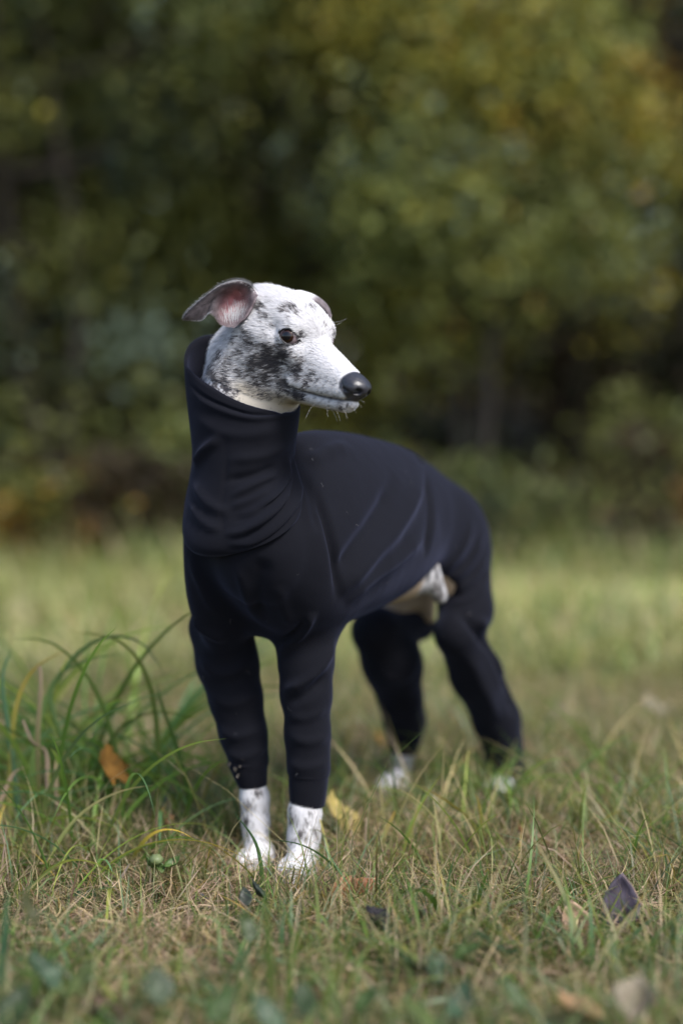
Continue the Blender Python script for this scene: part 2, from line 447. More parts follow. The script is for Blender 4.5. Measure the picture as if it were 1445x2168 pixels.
# blurred blades close to the camera
px_blades('grass_tuft', 'broad dark green blades standing close in front', 'grass', [
    ([(575, 2260), (572, 2080), (566, 1960), (560, 1860)], 0.0075, 'olive', 'green'),
    ([(600, 2250), (612, 2100), (622, 2010), (640, 1960)], 0.0050, 'green', 'lime'),
    ([(540, 2250), (530, 2100), (505, 2010), (470, 1960)], 0.0050, 'green', 'blue'),
    ([(680, 2250), (690, 2120), (720, 2040), (760, 2010)], 0.0045, 'green', 'yell')], 1.52)
px_blades('grass_tuft', 'bluish blades rising at the edge of the low yellowing tuft', 'grass', [
    ([(-20, 2260), (0, 2080), (12, 1960), (16, 1880)], 0.0085, 'blue', 'blue'),
    ([(60, 2260), (70, 2100), (110, 2020), (200, 1990)], 0.0050, 'green', 'lime'),
    ([(-60, 2250), (10, 2160), (60, 2130), (140, 2120)], 0.0055, 'green', 'blue')], 1.55)

# ------------------------------------------------------------------ fallen leaves
def leaf_shape(kind):
    if kind == 'maple':
        A = np.linspace(0, 2*math.pi, 44, endpoint=False)
        r = 0.50 + 0.22*np.abs(np.cos(2.5*(A - math.pi/2)))**0.7 + 0.05*np.cos(15*A)
        r *= np.where(np.abs(A - 1.5*math.pi) < 0.35, 0.55, 1)
        return np.stack([r*np.cos(A)*0.62, r*np.sin(A)*0.70], -1)
    t = np.linspace(0, 1, 16)
    w = dict(ovate=0.30, lance=0.20, round=0.42)[kind]
    prof = w*np.sin(math.pi*t**0.85)**0.85*(1 + 0.05*np.sin(t*40))
    right = np.stack([prof, t - 0.5], -1); left = np.stack([-prof[::-1], (t - 0.5)[::-1]], -1)
    return np.concatenate([right, left[1:-1]])
def make_leaf(kind, size, curl, cup, colr, vein=0.6, stem=True, seed=0):
    """thin leaf with rings of faces towards the midrib, curled and cupped; returns verts, faces, colours"""
    out = leaf_shape(kind); n = len(out); V = []; C = []; F = []
    rs = np.random.default_rng(seed); rings = [1.0, 0.72, 0.42, 0.15]
    for k in rings:
        for (a, b_) in out:
            V.append((a*k, b_*(0.35 + 0.65*k) if kind != 'maple' else b_*k))
    V = np.array(V)
    wob = rs.normal(0, 1, 6)
    a, b_ = V.T
    z = cup*(a*a)*4 + curl*(b_*b_)*2.2 + 0.03*np.sin(a*9 + wob[0])*wob[1] + 0.03*np.sin(b_*7 + wob[2])*wob[3] + 0.02*np.sin((a+b_)*17 + wob[4])
    P = np.stack([a, b_, z], -1)*size
    mot = vnoise(np.stack([a*9 + seed, b_*9, a*0], -1), 1.0)
    rib = np.exp(-(a/0.02)**2)
    C = np.array(colr)*(0.65 + 0.7*mot[:, None])*(1 + 0.25*rib[:, None])
    for i in range(len(rings) - 1):
        for j in range(n): F.append((i*n + j, i*n + (j+1) % n, (i+1)*n + (j+1) % n, (i+1)*n + j))
    F.append(tuple((len(rings)-1)*n + j for j in range(n)))
    m = len(P); Fb = [tuple(m + q for q in f[::-1]) for f in F]
    side = [(j, m + j, m + (j+1) % n, (j+1) % n) for j in range(n)]
    P2 = np.concatenate([P, P - np.array([0, 0, 0.0006])])
    return P2, F + Fb + side, np.concatenate([C, C*1.05])
def place_leaf(label, kind, x, y, Y, size, rot, colr, curl=0.4, cup=0.5, group=None, seed=0, lift=0.0, cat='leaf', nm='fallen_leaf', stalk=True):
    P, F, C = make_leaf(kind, size, curl, cup, colr, seed=seed)
    M = np.array(Matrix.Rotation(0, 3, 'X')) if rot is None else np.array((Matrix.Rotation(rot[2], 3, 'Z')@Matrix.Rotation(rot[0], 3, 'X')@Matrix.Rotation(rot[1], 3, 'Y')))
    P = P@M.T
    c = px(x, y, Y)
    lowest = P[:, 2].min()
    if c[2] + lowest < 0.0: c[2] = -lowest + 0.001
    o = empty(nm, tuple(c)); tag(o, label, cat, group)
    bl = mesh_obj('leaf_blade', P, F, mat_leaf, o); set_attr(bl, 'col', C)
    if stalk:
        q = M@np.array([0, -0.47*size, curl*0.48*size]); e = M@np.array([0.02*size, -0.80*size, curl*0.4*size])
        e[2] = max(e[2], -c[2] + 0.002)
        V, Fs = tube_pts([q, (q + e)/2 + M@np.array([0.03*size, 0, 0.02*size]), e], [0.0008, 0.0006, 0.0007], 5)
        s = mesh_obj('stalk', V, Fs, mat_leaf, o); set_attr(s, 'col', np.array(colr)*0.7)
    return o
OR = (0.27, 0.135, 0.028); RU = (0.16, 0.060, 0.028); BR = (0.20, 0.105, 0.055); TN = (0.36, 0.24, 0.16); YE = (0.34, 0.27, 0.09); PU = (0.060, 0.050, 0.070)
place_leaf('orange lobed autumn leaf caught in the tall grass tuft', 'maple', 236, 1628, 2.14, 0.062, (1.0, 0.35, 0.7), OR, 0.15, 0.2, seed=1)
place_leaf('yellow oval leaf leaning just behind the dog\'s left forepaw', 'ovate', 714, 1764, 2.13, 0.076, (1.1, 0.3, 0.6), YE, 0.15, 0.5, seed=2)
place_leaf('rusty curled leaf lying in turf among slender blades', 'lance', 1120, 1786, 2.08, 0.054, (0.5, 0.5, 1.2), RU, 0.7, 1.2, seed=3)
place_leaf('reddish-brown curled leaf on the turf before the dog\'s left forepaw', 'ovate', 752, 1912, 1.88, 0.068, (0.5, 0.55, -1.0), (0.26, 0.12, 0.065), 0.5, 1.3, seed=4)
place_leaf('small pinkish tan leaf standing on edge in short turf', 'ovate', 1038, 1932, 1.85, 0.036, (1.35, 0.2, 0.3), (0.34, 0.22, 0.17), 0.3, 0.8, seed=5)
place_leaf('beige spoon-shaped dry leaf standing beside the dark purple leaf', 'round', 1209, 1966, 1.79, 0.040, (1.35, -0.1, 0.25), (0.36, 0.25, 0.17), 0.2, 0.8, seed=6)
place_leaf('dark purple-grey leaf standing upright in turf', 'ovate', 1310, 1958, 1.80, 0.068, (1.25, 0.25, -0.30), PU, 0.2, 0.6, seed=7)
place_leaf('orange-brown leaf on the grass by the dog\'s right hind foot', 'ovate', 805, 1606, 2.62, 0.055, (0.9, 0.2, 0.9), (0.40, 0.19, 0.05), 0.3, 0.5, seed=8)
place_leaf('blurred dark brown leaf lying close in front under broad blades', 'ovate', 225, 2150, 1.50, 0.045, (0.4, 0.2, 0.8), (0.075, 0.045, 0.035), 0.3, 0.6, seed=9)
place_leaf('large pale beige leaf blurred close in front', 'round', 1345, 2122, 1.42, 0.040, (0.8, 0.1, -0.4), (0.22, 0.19, 0.14), 0.6, 1.0, seed=10)
place_leaf('ochre leaf flat on the turf beside the large pale beige leaf', 'ovate', 1215, 2150, 1.47, 0.046, (0.45, 0.0, 1.4), (0.24, 0.15, 0.08), 0.5, 0.9, seed=11)
place_leaf('bluish dead leaf tucked in turf behind the bare dark stalk', 'ovate', 425, 1935, 1.87, 0.026, (0.9, 0.4, 0.2), (0.06, 0.055, 0.075), 0.4, 0.9, seed=12)
place_leaf('small russet leaf pressed into straw under the pale dead stalk', 'ovate', 282, 1975, 1.82, 0.036, (0.4, 0.4, -0.6), (0.20, 0.085, 0.055), 0.4, 0.9, seed=13)
place_leaf('tan leaf tilted in the turf beside the yellow oval leaf', 'lance', 352, 1735, 2.12, 0.036, (0.5, 0.2, 0.5), (0.34, 0.16, 0.06), 0.4, 0.8, seed=14)
# leaves scattered over the meadow beyond
for i, (x, y, s_, c_) in enumerate([(905, 1388, 0.075, (0.62, 0.60, 0.56)), (735, 1608, 0.045, (0.40, 0.28, 0.22)), (930, 1588, 0.045, (0.42, 0.26, 0.18)), (1045, 1395, 0.05, (0.42, 0.33, 0.20)),
        (1180, 1535, 0.06, (0.46, 0.38, 0.30)), (1260, 1600, 0.05, (0.40, 0.28, 0.22)), (730, 1510, 0.05, (0.44, 0.30, 0.24)), (60, 1300, 0.08, (0.42, 0.36, 0.20)), (1300, 1420, 0.07, (0.36, 0.34, 0.26)),
        (1380, 1500, 0.06, (0.44, 0.38, 0.30)), (890, 1640, 0.03, (0.46, 0.36, 0.30)), (1390, 1690, 0.04, (0.42, 0.26, 0.10)), (700, 1665, 0.028, (0.55, 0.46, 0.40)), (1180, 1370, 0.07, (0.36, 0.22, 0.16)), (320, 1260, 0.08, (0.45, 0.36, 0.17)), (980, 1550, 0.045, (0.50, 0.27, 0.08))]):
    g_ = ground(x, y + 14)
    c_ = tuple(0.62*q for q in c_)
    place_leaf('pale dry leaf scattered on the meadow behind the dog', 'ovate', x, y, float(g_[1]), s_*0.85, (rng.uniform(0.5, 1.2), rng.uniform(-0.4, 0.4), rng.uniform(-1.5, 1.5)), c_, 0.3, 0.5, 'dry leaves on the meadow behind', seed=40 + i)

# ------------------------------------------------------------------ weeds
def weed(name, label, base, leaves, stem_c, cat='plant', stems=None, group=None):
    """leaves: (px x, px y, distance, size, rot, colour, kind)"""
    o = empty(name, tuple(base)); tag(o, label, cat, group)
    for i, (x, y, Y, s_, rot, c_, kd) in enumerate(leaves):
        c = px(x, y, Y) - np.array(base)
        P, F, C = make_leaf(kd, s_, 0.25, 0.4, c_, seed=100 + i + int(x))
        M = np.array(Matrix.Rotation(rot[2], 3, 'Z')@Matrix.Rotation(rot[0], 3, 'X')@Matrix.Rotation(rot[1], 3, 'Y'))
        l = mesh_obj('leaf', P@M.T + c, F, mat_grass, o); set_attr(l, 'col', C)
        foot = M@np.array([0, -0.45*s_, 0.2*s_*0.25]) + c
        root = np.array([rng.uniform(-.004, .004), rng.uniform(-.004, .004), 0.0])
        mid = (foot + root)/2 + np.array([rng.uniform(-.006, .006), 0, 0.012])
        V, Fs = tube_pts(cat3([root, mid, foot], 8), [0.0011]*8, 5)
        st_ = mesh_obj('stem', V, Fs, mat_grass, o); set_attr(st_, 'col', np.array(stem_c))
    return o
TE = (0.065, 0.115, 0.060); DG = (0.035, 0.062, 0.020); MG = (0.065, 0.110, 0.030); LG = (0.11, 0.15, 0.045)
weed('weed', 'teal-green rounded weed leaf blurred before the bare dark stalk', ground(930, 2120), [(920, 2046, 1.60, 0.034, (1.2, 0.2, 0.3), TE, 'round'), (868, 2044, 1.60, 0.042, (0.5, 0.3, 1.2), DG, 'ovate')], MG)
weed('weed', 'dark green weed with flat leaf over turf near small tan leaf', ground(1040, 2080), [(1045, 2003, 1.62, 0.050, (0.35, 0.1, 1.4), DG, 'lance'), (990, 2018, 1.60, 0.036, (0.5, 0.0, -1.2), MG, 'ovate')], MG)
weed('weed', 'low leafy weed blurred close before the broad dark blades', ground(500, 2190), [(520, 1962, 1.56, 0.032, (1.1, 0.2, 0.4), (0.055, 0.085, 0.025), 'ovate'), (470, 2130, 1.42, 0.040, (0.7, 0.3, -0.8), MG, 'ovate'), (560, 2150, 1.40, 0.040, (0.8, 0.0, 0.9), TE, 'ovate'), (640, 2120, 1.42, 0.036, (0.6, 0.2, 0.2), DG, 'ovate')], MG)
weed('weed', 'spreading broad-leaved weed under the bluish blades', ground(130, 2180), [(90, 2060, 1.50, 0.046, (0.7, 0.2, 0.9), TE, 'ovate'), (175, 2080, 1.48, 0.044, (0.6, -0.2, -0.7), LG, 'ovate'), (60, 1925, 1.52, 0.040, (0.9, 0.3, 0.6), (0.07, 0.075, 0.025), 'lance'), (330, 2090, 1.46, 0.034, (0.9, 0.3, 0.2), (0.09, 0.12, 0.07), 'round'), (30, 2140, 1.44, 0.050, (0.6, 0.2, -0.4), DG, 'ovate')], MG)
weed('weed', 'low green weed blurred close before the ochre leaf', ground(1010, 2200), [(1080, 2110, 1.44, 0.040, (0.7, 0.2, 0.6), MG, 'ovate'), (980, 2120, 1.44, 0.040, (0.8, -0.2, -0.4), TE, 'ovate'), (880, 2150, 1.42, 0.042, (0.6, 0.1, 1.0), LG, 'ovate'), (780, 2120, 1.46, 0.036, (0.6, 0.1, -1.0), MG, 'ovate')], MG)
weed('weed', 'grey-leaved weed sprig standing just before the dog\'s forepaws', ground(548, 1960), [(545, 1888, 1.80, 0.030, (0.9, 0.3, 1.2), (0.05, 0.065, 0.05), 'ovate'), (520, 1900, 1.80, 0.024, (0.7, -0.3, 0.3), (0.05, 0.06, 0.045), 'ovate')], MG)
weed('weed', 'small bright leaf spear pointing up beside the clover bud', ground(300, 1990), [(265, 1945, 1.86, 0.040, (0.8, 0.0, 0.9), (0.14, 0.22, 0.03), 'lance'), (185, 1905, 1.88, 0.030, (0.5, 0.2, -0.6), (0.03, 0.07, 0.03), 'round')], MG)
weed('weed', 'blue-green rounded weed leaves in the turf to the right of the tall tuft', ground(215, 1880), [(215, 1848, 1.98, 0.026, (0.6, 0.2, 1.0), (0.13, 0.20, 0.15), 'ovate'), (350, 1690, 2.2, 0.030, (1.0, 0.2, -0.5), (0.09, 0.19, 0.13), 'lance')], MG)
# clover bud on its stem
cb_ = ground(318, 1940)
clover = empty('clover', tuple(cb_)); tag(clover, 'nodding green clover bud on thin stem in front turf', 'plant')
hb = px(331, 1820, 1.905) - cb_
bmv = []; bmf = []; ns_ = 10
for i in range(7):
    th = math.pi*i/6
    for j in range(ns_):
        ph = 2*math.pi*j/ns_ + (i % 2)*0.3
        rr = 0.0082*(1 + 0.12*math.sin(ph*5))
        bmv.append(hb + np.array([rr*math.sin(th)*math.cos(ph), rr*math.sin(th)*math.sin(ph), rr*0.75*math.cos(th)]))
for i in range(6):
    for j in range(ns_): bmf.append((i*ns_ + j, (i+1)*ns_ + j, (i+1)*ns_ + (j+1) % ns_, i*ns_ + (j+1) % ns_))
bud = mesh_obj('bud', np.array(bmv), bmf, mat_grass, clover); set_attr(bud, 'col', np.array((0.24, 0.30, 0.14)))
V, Fs = tube_pts(cat3([np.zeros(3), px(322, 1880, 1.905) - cb_, hb], 10), [0.0010]*10, 5)
s_ = mesh_obj('stem', V, Fs, mat_grass, clover); set_attr(s_, 'col', np.array((0.07, 0.11, 0.03)))
for x, y, sz, rot in ((318, 1832, 0.020, (0.9, 0.5, 2.2)), (368, 1830, 0.022, (0.5, 0.2, -1.2)), (338, 1836, 0.016, (1.0, 0.0, 0.5))):
    P, F, C = make_leaf('ovate', sz, 0.4, 0.8, (0.10, 0.17, 0.045), seed=int(x))
    M = np.array(Matrix.Rotation(rot[2], 3, 'Z')@Matrix.Rotation(rot[0], 3, 'X')@Matrix.Rotation(rot[1], 3, 'Y'))
    l = mesh_obj('leaf', P@M.T + px(x, y, 1.905) - cb_, F, mat_grass, clover); set_attr(l, 'col', C)
# dead stalk with dark buds
sb = ground(770, 2040)
stalk = empty('dead_stalk', tuple(sb)); tag(stalk, 'bare dark stalk with shrivelled blackish buds in front turf', 'plant')
for pts, r in (([(770, 2040), (800, 2000), (840, 1965), (878, 1942)], 0.0016), ([(800, 2000), (812, 1975), (820, 1955)], 0.0014), ([(790, 2012), (810, 2005), (828, 2000)], 0.0012)):
    P = [px(a, b_, 1.74) - sb for a, b_ in pts]
    V, Fs = tube_pts(cat3(P, 10), [r]*10, 6); o = mesh_obj('branch', V, Fs, mat_grass, stalk); set_attr(o, 'col', np.array((0.075, 0.075, 0.055)))
for x, y, sz in ((822, 1950, 0.020), (880, 1940, 0.013), (828, 1998, 0.012), (815, 1968, 0.016), (775, 2003, 0.012)):
    P, F, C = make_leaf('round', sz, 1.2, 2.0, (0.030, 0.028, 0.034), seed=int(x))
    M = np.array(Matrix.Rotation(x, 3, 'Z')@Matrix.Rotation(0.9, 3, 'X'))
    o = mesh_obj('bud', P@M.T + px(x, y, 1.74) - sb, F, mat_leaf, stalk); set_attr(o, 'col', C)

# ------------------------------------------------------------------ trees and shrubs
mat_bark, nt, b = new_mat('bark')
tc = nt.nodes.new('ShaderNodeTexCoord'); n1 = nt.nodes.new('ShaderNodeTexNoise'); n1.inputs['Scale'].default_value = 18; n1.inputs['Detail'].default_value = 6
mp = nt.nodes.new('ShaderNodeMapping'); mp.inputs['Scale'].default_value = (1, 1, 0.15)
cr1 = nt.nodes.new('ShaderNodeValToRGB'); cr1.color_ramp.elements[0].color = (0.018, 0.014, 0.011, 1); cr1.color_ramp.elements[1].color = (0.075, 0.062, 0.050, 1)
nt.links.new(tc.outputs['Object'], mp.inputs[0]); nt.links.new(mp.outputs[0], n1.inputs['Vector']); nt.links.new(n1.outputs['Fac'], cr1.inputs[0]); nt.links.new(cr1.outputs[0], b.inputs['Base Color'])
b.inputs['Roughness'].default_value = 0.95

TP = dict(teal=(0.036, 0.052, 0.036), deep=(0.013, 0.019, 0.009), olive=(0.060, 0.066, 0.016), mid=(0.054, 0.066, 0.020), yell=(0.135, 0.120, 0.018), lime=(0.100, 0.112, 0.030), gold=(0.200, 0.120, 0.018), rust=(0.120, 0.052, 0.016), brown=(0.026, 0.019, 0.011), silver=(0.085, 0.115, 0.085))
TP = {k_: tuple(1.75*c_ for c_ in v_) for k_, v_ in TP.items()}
def tree(name, label, cat, group, x, y, h, rad, z0, pal, nclump, per, size, stems=1, clump_r=0.30, flat=1.0):
    z = float(ground_z(x, y))
    o = empty(name, (x, y, z)); tag(o, label, cat, group)
    V, F = [], []
    limbs = []
    for s_ in range(stems):
        a = rng.uniform(0, 6.283); sp = 0.0 if stems == 1 else rad*0.45
        top = np.array([math.cos(a)*sp*rng.uniform(.4, 1.2), math.sin(a)*sp*rng.uniform(.4, 1.2), h*rng.uniform(0.72, 0.88)])
        b0 = np.array([math.cos(a)*0.06*(stems > 1), math.sin(a)*0.06*(stems > 1), -0.05])
        pts = cat3([b0, b0*0.6 + top*0.35 + rng.normal(0, 0.05, 3), b0*0.2 + top*0.7 + rng.normal(0, 0.06, 3), top], 12)
        r0 = (0.012 + 0.016*h)/math.sqrt(stems)
        v, f = tube_pts(pts, np.linspace(r0, r0*0.25, 12), 8)
        F += [tuple(i + len(V) for i in q) for q in f]; V += list(v); limbs.append(pts)
    # clump centres through the crown's volume, each fed by a limb
    cl = []
    while len(cl) < nclump:
        q = rng.uniform(-1, 1, 3)
        if np.linalg.norm(q) > 1 or np.linalg.norm(q) < 0.35*rng.random(): continue
        cl.append(np.array([q[0]*rad, q[1]*rad*flat, (z0 + h)/2 + q[2]*(h - z0)/2]))
    cl = np.array(cl)
    for c in cl[::2]:
        pts = limbs[rng.integers(len(limbs))]; i = int(np.argmin(np.linalg.norm(pts - c*[0.2, 0.2, 0.8], axis=1))); p = pts[i]
        if np.linalg.norm(c - p) < 0.1: continue
        q = cat3([p, (p + c)/2 + np.array([0, 0, -0.06*h/3]), c], 6)
        v, f = tube_pts(q, np.linspace(0.010 + 0.003*h, 0.003, 6), 5)
        F += [tuple(i2 + len(V) for i2 in w) for w in f]; V += list(v)
    mesh_obj('trunk', np.array(V), F, mat_bark, o)
    n = nclump*per
    ci = np.repeat(np.arange(nclump), per)
    cs = (clump_r*rng.uniform(0.6, 1.25, nclump))[ci][:, None]
    off = rng.normal(0, 0.5, (n, 3)); off *= np.minimum(1, 1.1/np.maximum(np.linalg.norm(off, axis=1, keepdims=True), 1e-6))
    P = cl[ci] + off*cs*[1, 1, 0.75]
    P[:, 2] = np.maximum(P[:, 2], 0.02)
    nm = rng.normal(0, 1, (n, 3)) + np.array([0, -0.2, 0.9]); nm /= np.linalg.norm(nm, axis=1, keepdims=True)
    tdir = np.cross(nm, rng.normal(0, 1, (n, 3))); tdir /= np.linalg.norm(tdir, axis=1, keepdims=True) + 1e-9
    sd = np.cross(nm, tdir)
    S = (size*rng.uniform(0.65, 1.3, n))[:, None]
    LV = np.stack([P - tdir*S*0.5, P + sd*S*0.30 + nm*S*0.08, P + tdir*S*0.5 - nm*S*0.10, P - sd*S*0.30 + nm*S*0.08], 1).reshape(-1, 3)
    base = (np.arange(n)*4)[:, None]
    LF = np.concatenate([base + [[0, 1, 2]], base + [[0, 2, 3]]])
    names = list(pal); w = np.array([pal[k] for k in names], float)
    # a clump is mostly one shade, single leaves stray from it
    cc = rng.choice(len(names), nclump, p=w/w.sum())[ci]
    stray = rng.random(n) < 0.2
    cc[stray] = rng.choice(len(names), stray.sum(), p=w/w.sum())
    C = np.array([TP[k] for k in names])[cc]*rng.uniform(0.85, 1.15, (n, 1))
    cr = mesh_obj('crown', LV, LF, mat_foliage, o, smooth=False)
    set_attr(cr, 'col', np.repeat(C, 4, 0))
    return o
G1 = 'shrubs along the meadow edge'; G2 = 'trees behind the shrubs'; G3 = 'tall trees deep in the wood'
sh = 'dense leafy shrub at the meadow edge behind the dog'
# (x, y, height, radius, z0, palette)
OL = dict(olive=4, mid=3, yell=1.4, teal=1, gold=.3); TL = dict(teal=3.5, deep=1.5, mid=2, olive=2, silver=.5); DK_SHADE = dict(deep=3.5, brown=4, olive=1.0, rust=.3)  # last palette: leaf colours darkened to carry the wood's shade
for x, y, h, r, z0, pal, nc in [(-1.75, 5.9, 3.2, 1.0, 0.05, OL, 60), (-0.95, 5.95, 3.3, 0.85, 0.05, TL, 60), (-0.30, 6.1, 3.4, 0.75, 0.10, OL, 60), (-2.9, 6.2, 3.6, 1.1, 0.1, TL, 50), (2.9, 6.3, 3.4, 1.1, 0.1, DK_SHADE, 50), (-1.35, 6.7, 3.4, 0.8, 0.05, OL, 45)]:
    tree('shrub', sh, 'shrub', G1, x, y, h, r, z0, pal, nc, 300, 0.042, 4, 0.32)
tree('shrub', 'bright yellow-green shrub spreading behind the dog\'s rump', 'shrub', None, 0.46, 5.75, 2.2, 0.64, 0.52, dict(lime=3.5, mid=2, yell=3, silver=.5, gold=.8, olive=2), 64, 260, 0.042, 4, 0.28)
tree('shrub', 'sparse overhanging dark shrub with scattered gold leaves above shaded hollow', 'shrub', None, 1.40, 6.7, 3.4, 0.90, 1.25, dict(olive=2, deep=4, brown=2, mid=1, yell=.5, gold=.3), 36, 240, 0.045, 3, 0.32)  # mostly deep and brown leaves, the hollow's shade put into their colour
tree('shrub', 'low rusty autumn bush at the foot of the shrubs', 'shrub', None, -0.80, 5.05, 0.30, 0.24, 0.02, dict(rust=1.0, gold=1.6, brown=4, olive=3), 12, 150, 0.040, 5, 0.13)
und = 'low dark undergrowth bush closing the foot of the shrubs'
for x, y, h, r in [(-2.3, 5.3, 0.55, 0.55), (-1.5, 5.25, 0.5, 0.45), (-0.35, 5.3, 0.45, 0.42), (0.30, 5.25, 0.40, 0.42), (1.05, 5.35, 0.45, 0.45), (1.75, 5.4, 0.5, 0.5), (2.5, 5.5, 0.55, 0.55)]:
    tree('shrub', und, 'shrub', 'undergrowth at the meadow edge', x, y, h, r, 0.02, dict(brown=2.5, deep=3, olive=2.5, mid=1.5, rust=.4) if x > 0.2 else dict(brown=3, olive=3, mid=1.6, yell=.6, rust=.12), 18, 150, 0.042, 5, 0.17)  # right-hand bushes get darker leaves to paint in the hollow's shade
for x, y, h, r, pal in [(-3.2, 8.6, 5.6, 1.6, TL), (-1.6, 8.8, 5.8, 1.5, OL), (-0.2, 8.6, 5.4, 1.4, TL), (1.25, 9.4, 5.6, 1.4, DK_SHADE), (2.5, 9.2, 5.8, 1.5, DK_SHADE), (3.9, 8.9, 5.6, 1.6, DK_SHADE), (5.6, 9.2, 5.6, 1.6, OL), (-4.9, 8.9, 5.6, 1.6, OL)]:
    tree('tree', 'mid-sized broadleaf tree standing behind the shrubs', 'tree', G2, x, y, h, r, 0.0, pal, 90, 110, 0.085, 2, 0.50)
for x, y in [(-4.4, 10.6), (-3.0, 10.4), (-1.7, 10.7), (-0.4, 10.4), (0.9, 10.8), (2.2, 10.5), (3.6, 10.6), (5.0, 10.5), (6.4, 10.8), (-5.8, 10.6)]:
    tree('shrub', 'tangled dark brush under the trees in the wood', 'shrub', 'brush on the wood floor', x, y, 1.9, 0.95, 0.0, DK_SHADE, 34, 90, 0.085, 4, 0.42)
for x, y, h, r, pal in [(-5.2, 12.6, 8.0, 2.1, DK_SHADE), (-2.9, 12.4, 8.2, 2.0, TL), (-0.9, 12.8, 8.0, 1.9, OL), (1.0, 12.5, 8.2, 1.9, DK_SHADE), (2.9, 12.6, 8.0, 1.9, DK_SHADE), (5.1, 12.8, 8.0, 2.1, DK_SHADE), (-1.9, 15.5, 9.0, 2.2, DK_SHADE), (0.3, 15.8, 9.2, 2.2, DK_SHADE), (2.4, 15.6, 9.0, 2.2, DK_SHADE), (7.4, 12.8, 8.0, 2.2, DK_SHADE), (-7.4, 12.8, 8.0, 2.2, OL)]:
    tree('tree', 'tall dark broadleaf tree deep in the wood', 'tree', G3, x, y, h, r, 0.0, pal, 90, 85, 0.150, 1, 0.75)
# ================================================================== the dog
# ---- implicit-surface helpers
def rcone(p, a, b, r1, r2):
    a = np.asarray(a, np.float32); b = np.asarray(b, np.float32)
    ba = b - a; pa = p - a
    h = np.clip(pa@ba/max(float(ba@ba), 1e-9), 0, 1)
    return np.linalg.norm(pa - h[:, None]*ba, axis=1) - (r1 + (r2 - r1)*h)

def ellip(p, c, axes, r):
    q = (p - np.asarray(c, np.float32))@np.asarray(axes, np.float32).T
    r = np.asarray(r, np.float32)
    k0 = np.linalg.norm(q/r, axis=1); k1 = np.linalg.norm(q/(r*r), axis=1) + 1e-6
    return k0*(k0 - 1)/k1

def smin(a, b, k):
    h = np.clip(0.5 + 0.5*(b - a)/k, 0, 1)
    return b*(1 - h) + a*h - k*h*(1 - h)
def smax(a, b, k): return -smin(-a, -b, k)

def surface_nets(fn, xs, ys, zs, band):
    """mesh the zero level of fn on a rectilinear grid; coarse pass first"""
    nx, ny, nz = len(xs), len(ys), len(zs)
    st = 5
    ix, iy, iz = (np.unique(np.append(np.arange(0, n, st), n-1)) for n in (nx, ny, nz))
    G = np.stack(np.meshgrid(xs[ix], ys[iy], zs[iz], indexing='ij'), -1).reshape(-1, 3).astype(np.float32)
    dc = fn(G).reshape(len(ix), len(iy), len(iz))
    near = np.abs(dc) < band
    # a fine point is evaluated if any corner of its coarse cell is near
    n2 = near.copy()
    for ax in range(3):
        s = n2.copy(); lo = [slice(None)]*3; hi = [slice(None)]*3
        lo[ax] = slice(0, -1); hi[ax] = slice(1, None)
        s[tuple(lo)] |= n2[tuple(hi)]
        n2 = s
    rep = lambda n, iN: np.minimum(np.searchsorted(iN, np.arange(n), 'right') - 1, len(iN)-1)
    a, b, c = rep(nx, ix), rep(ny, iy), rep(nz, iz)
    D = dc[np.ix_(a, b, c)].astype(np.float32)
    M = n2[np.ix_(a, b, c)]
    I = np.argwhere(M)
    vals = np.empty(len(I), np.float32)
    for s in range(0, len(I), 400000):
        j = I[s:s+400000]
        P = np.stack([xs[j[:, 0]], ys[j[:, 1]], zs[j[:, 2]]], -1).astype(np.float32)
        vals[s:s+400000] = fn(P)
    D[M] = vals
    S = D < 0
    cnt = np.zeros((nx-1, ny-1, nz-1), np.int8)
    for dx in (0, 1):
        for dy in (0, 1):
            for dz in (0, 1):
                cnt += S[dx:nx-1+dx, dy:ny-1+dy, dz:nz-1+dz]
    act = (cnt > 0) & (cnt < 8)
    C = np.argwhere(act)
    idx = -np.ones(act.shape, np.int64); idx[act] = np.arange(len(C))
    pos = np.zeros((len(C), 3)); num = np.zeros(len(C))
    corners = [(0, 0, 0), (1, 0, 0), (0, 1, 0), (1, 1, 0), (0, 0, 1), (1, 0, 1), (0, 1, 1), (1, 1, 1)]
    def cv(o): return D[C[:, 0]+o[0], C[:, 1]+o[1], C[:, 2]+o[2]]
    def cp(o): return np.stack([xs[C[:, 0]+o[0]], ys[C[:, 1]+o[1]], zs[C[:, 2]+o[2]]], -1)
    for i in range(8):
        for j in range(i+1, 8):
            if sum(abs(corners[i][k]-corners[j][k]) for k in range(3)) != 1: continue
            va, vb = cv(corners[i]), cv(corners[j])
            m = (va < 0) != (vb < 0)
            t = np.where(m, va/np.where(m, va - vb, 1), 0)
            pos += np.where(m[:, None], cp(corners[i])*(1-t)[:, None] + cp(corners[j])*t[:, None], 0)
            num += m
    pos /= num[:, None]
    faces = []
    for ax in range(3):
        sl0 = [slice(1, -1)]*3; sl1 = [slice(1, -1)]*3
        sl0[ax] = slice(0, -1); sl1[ax] = slice(1, None)
        A = S[tuple(sl0)]; B = S[tuple(sl1)]
        E = np.argwhere(A != B)
        fl = A[tuple(E.T)]
        off = np.array([1, 1, 1]); off[ax] = 0
        E = E + off
        u, v = [(1, 2), (2, 0), (0, 1)][ax]
        def cell(du, dv):
            q = E.copy(); q[:, u] -= du; q[:, v] -= dv
            return idx[q[:, 0], q[:, 1], q[:, 2]]
        q = np.stack([cell(1, 1), cell(0, 1), cell(0, 0), cell(1, 0)], -1)
        q[~fl] = q[~fl][:, ::-1]
        faces.append(q)
    F = np.concatenate(faces)
    return pos, F[(F >= 0).all(1)]

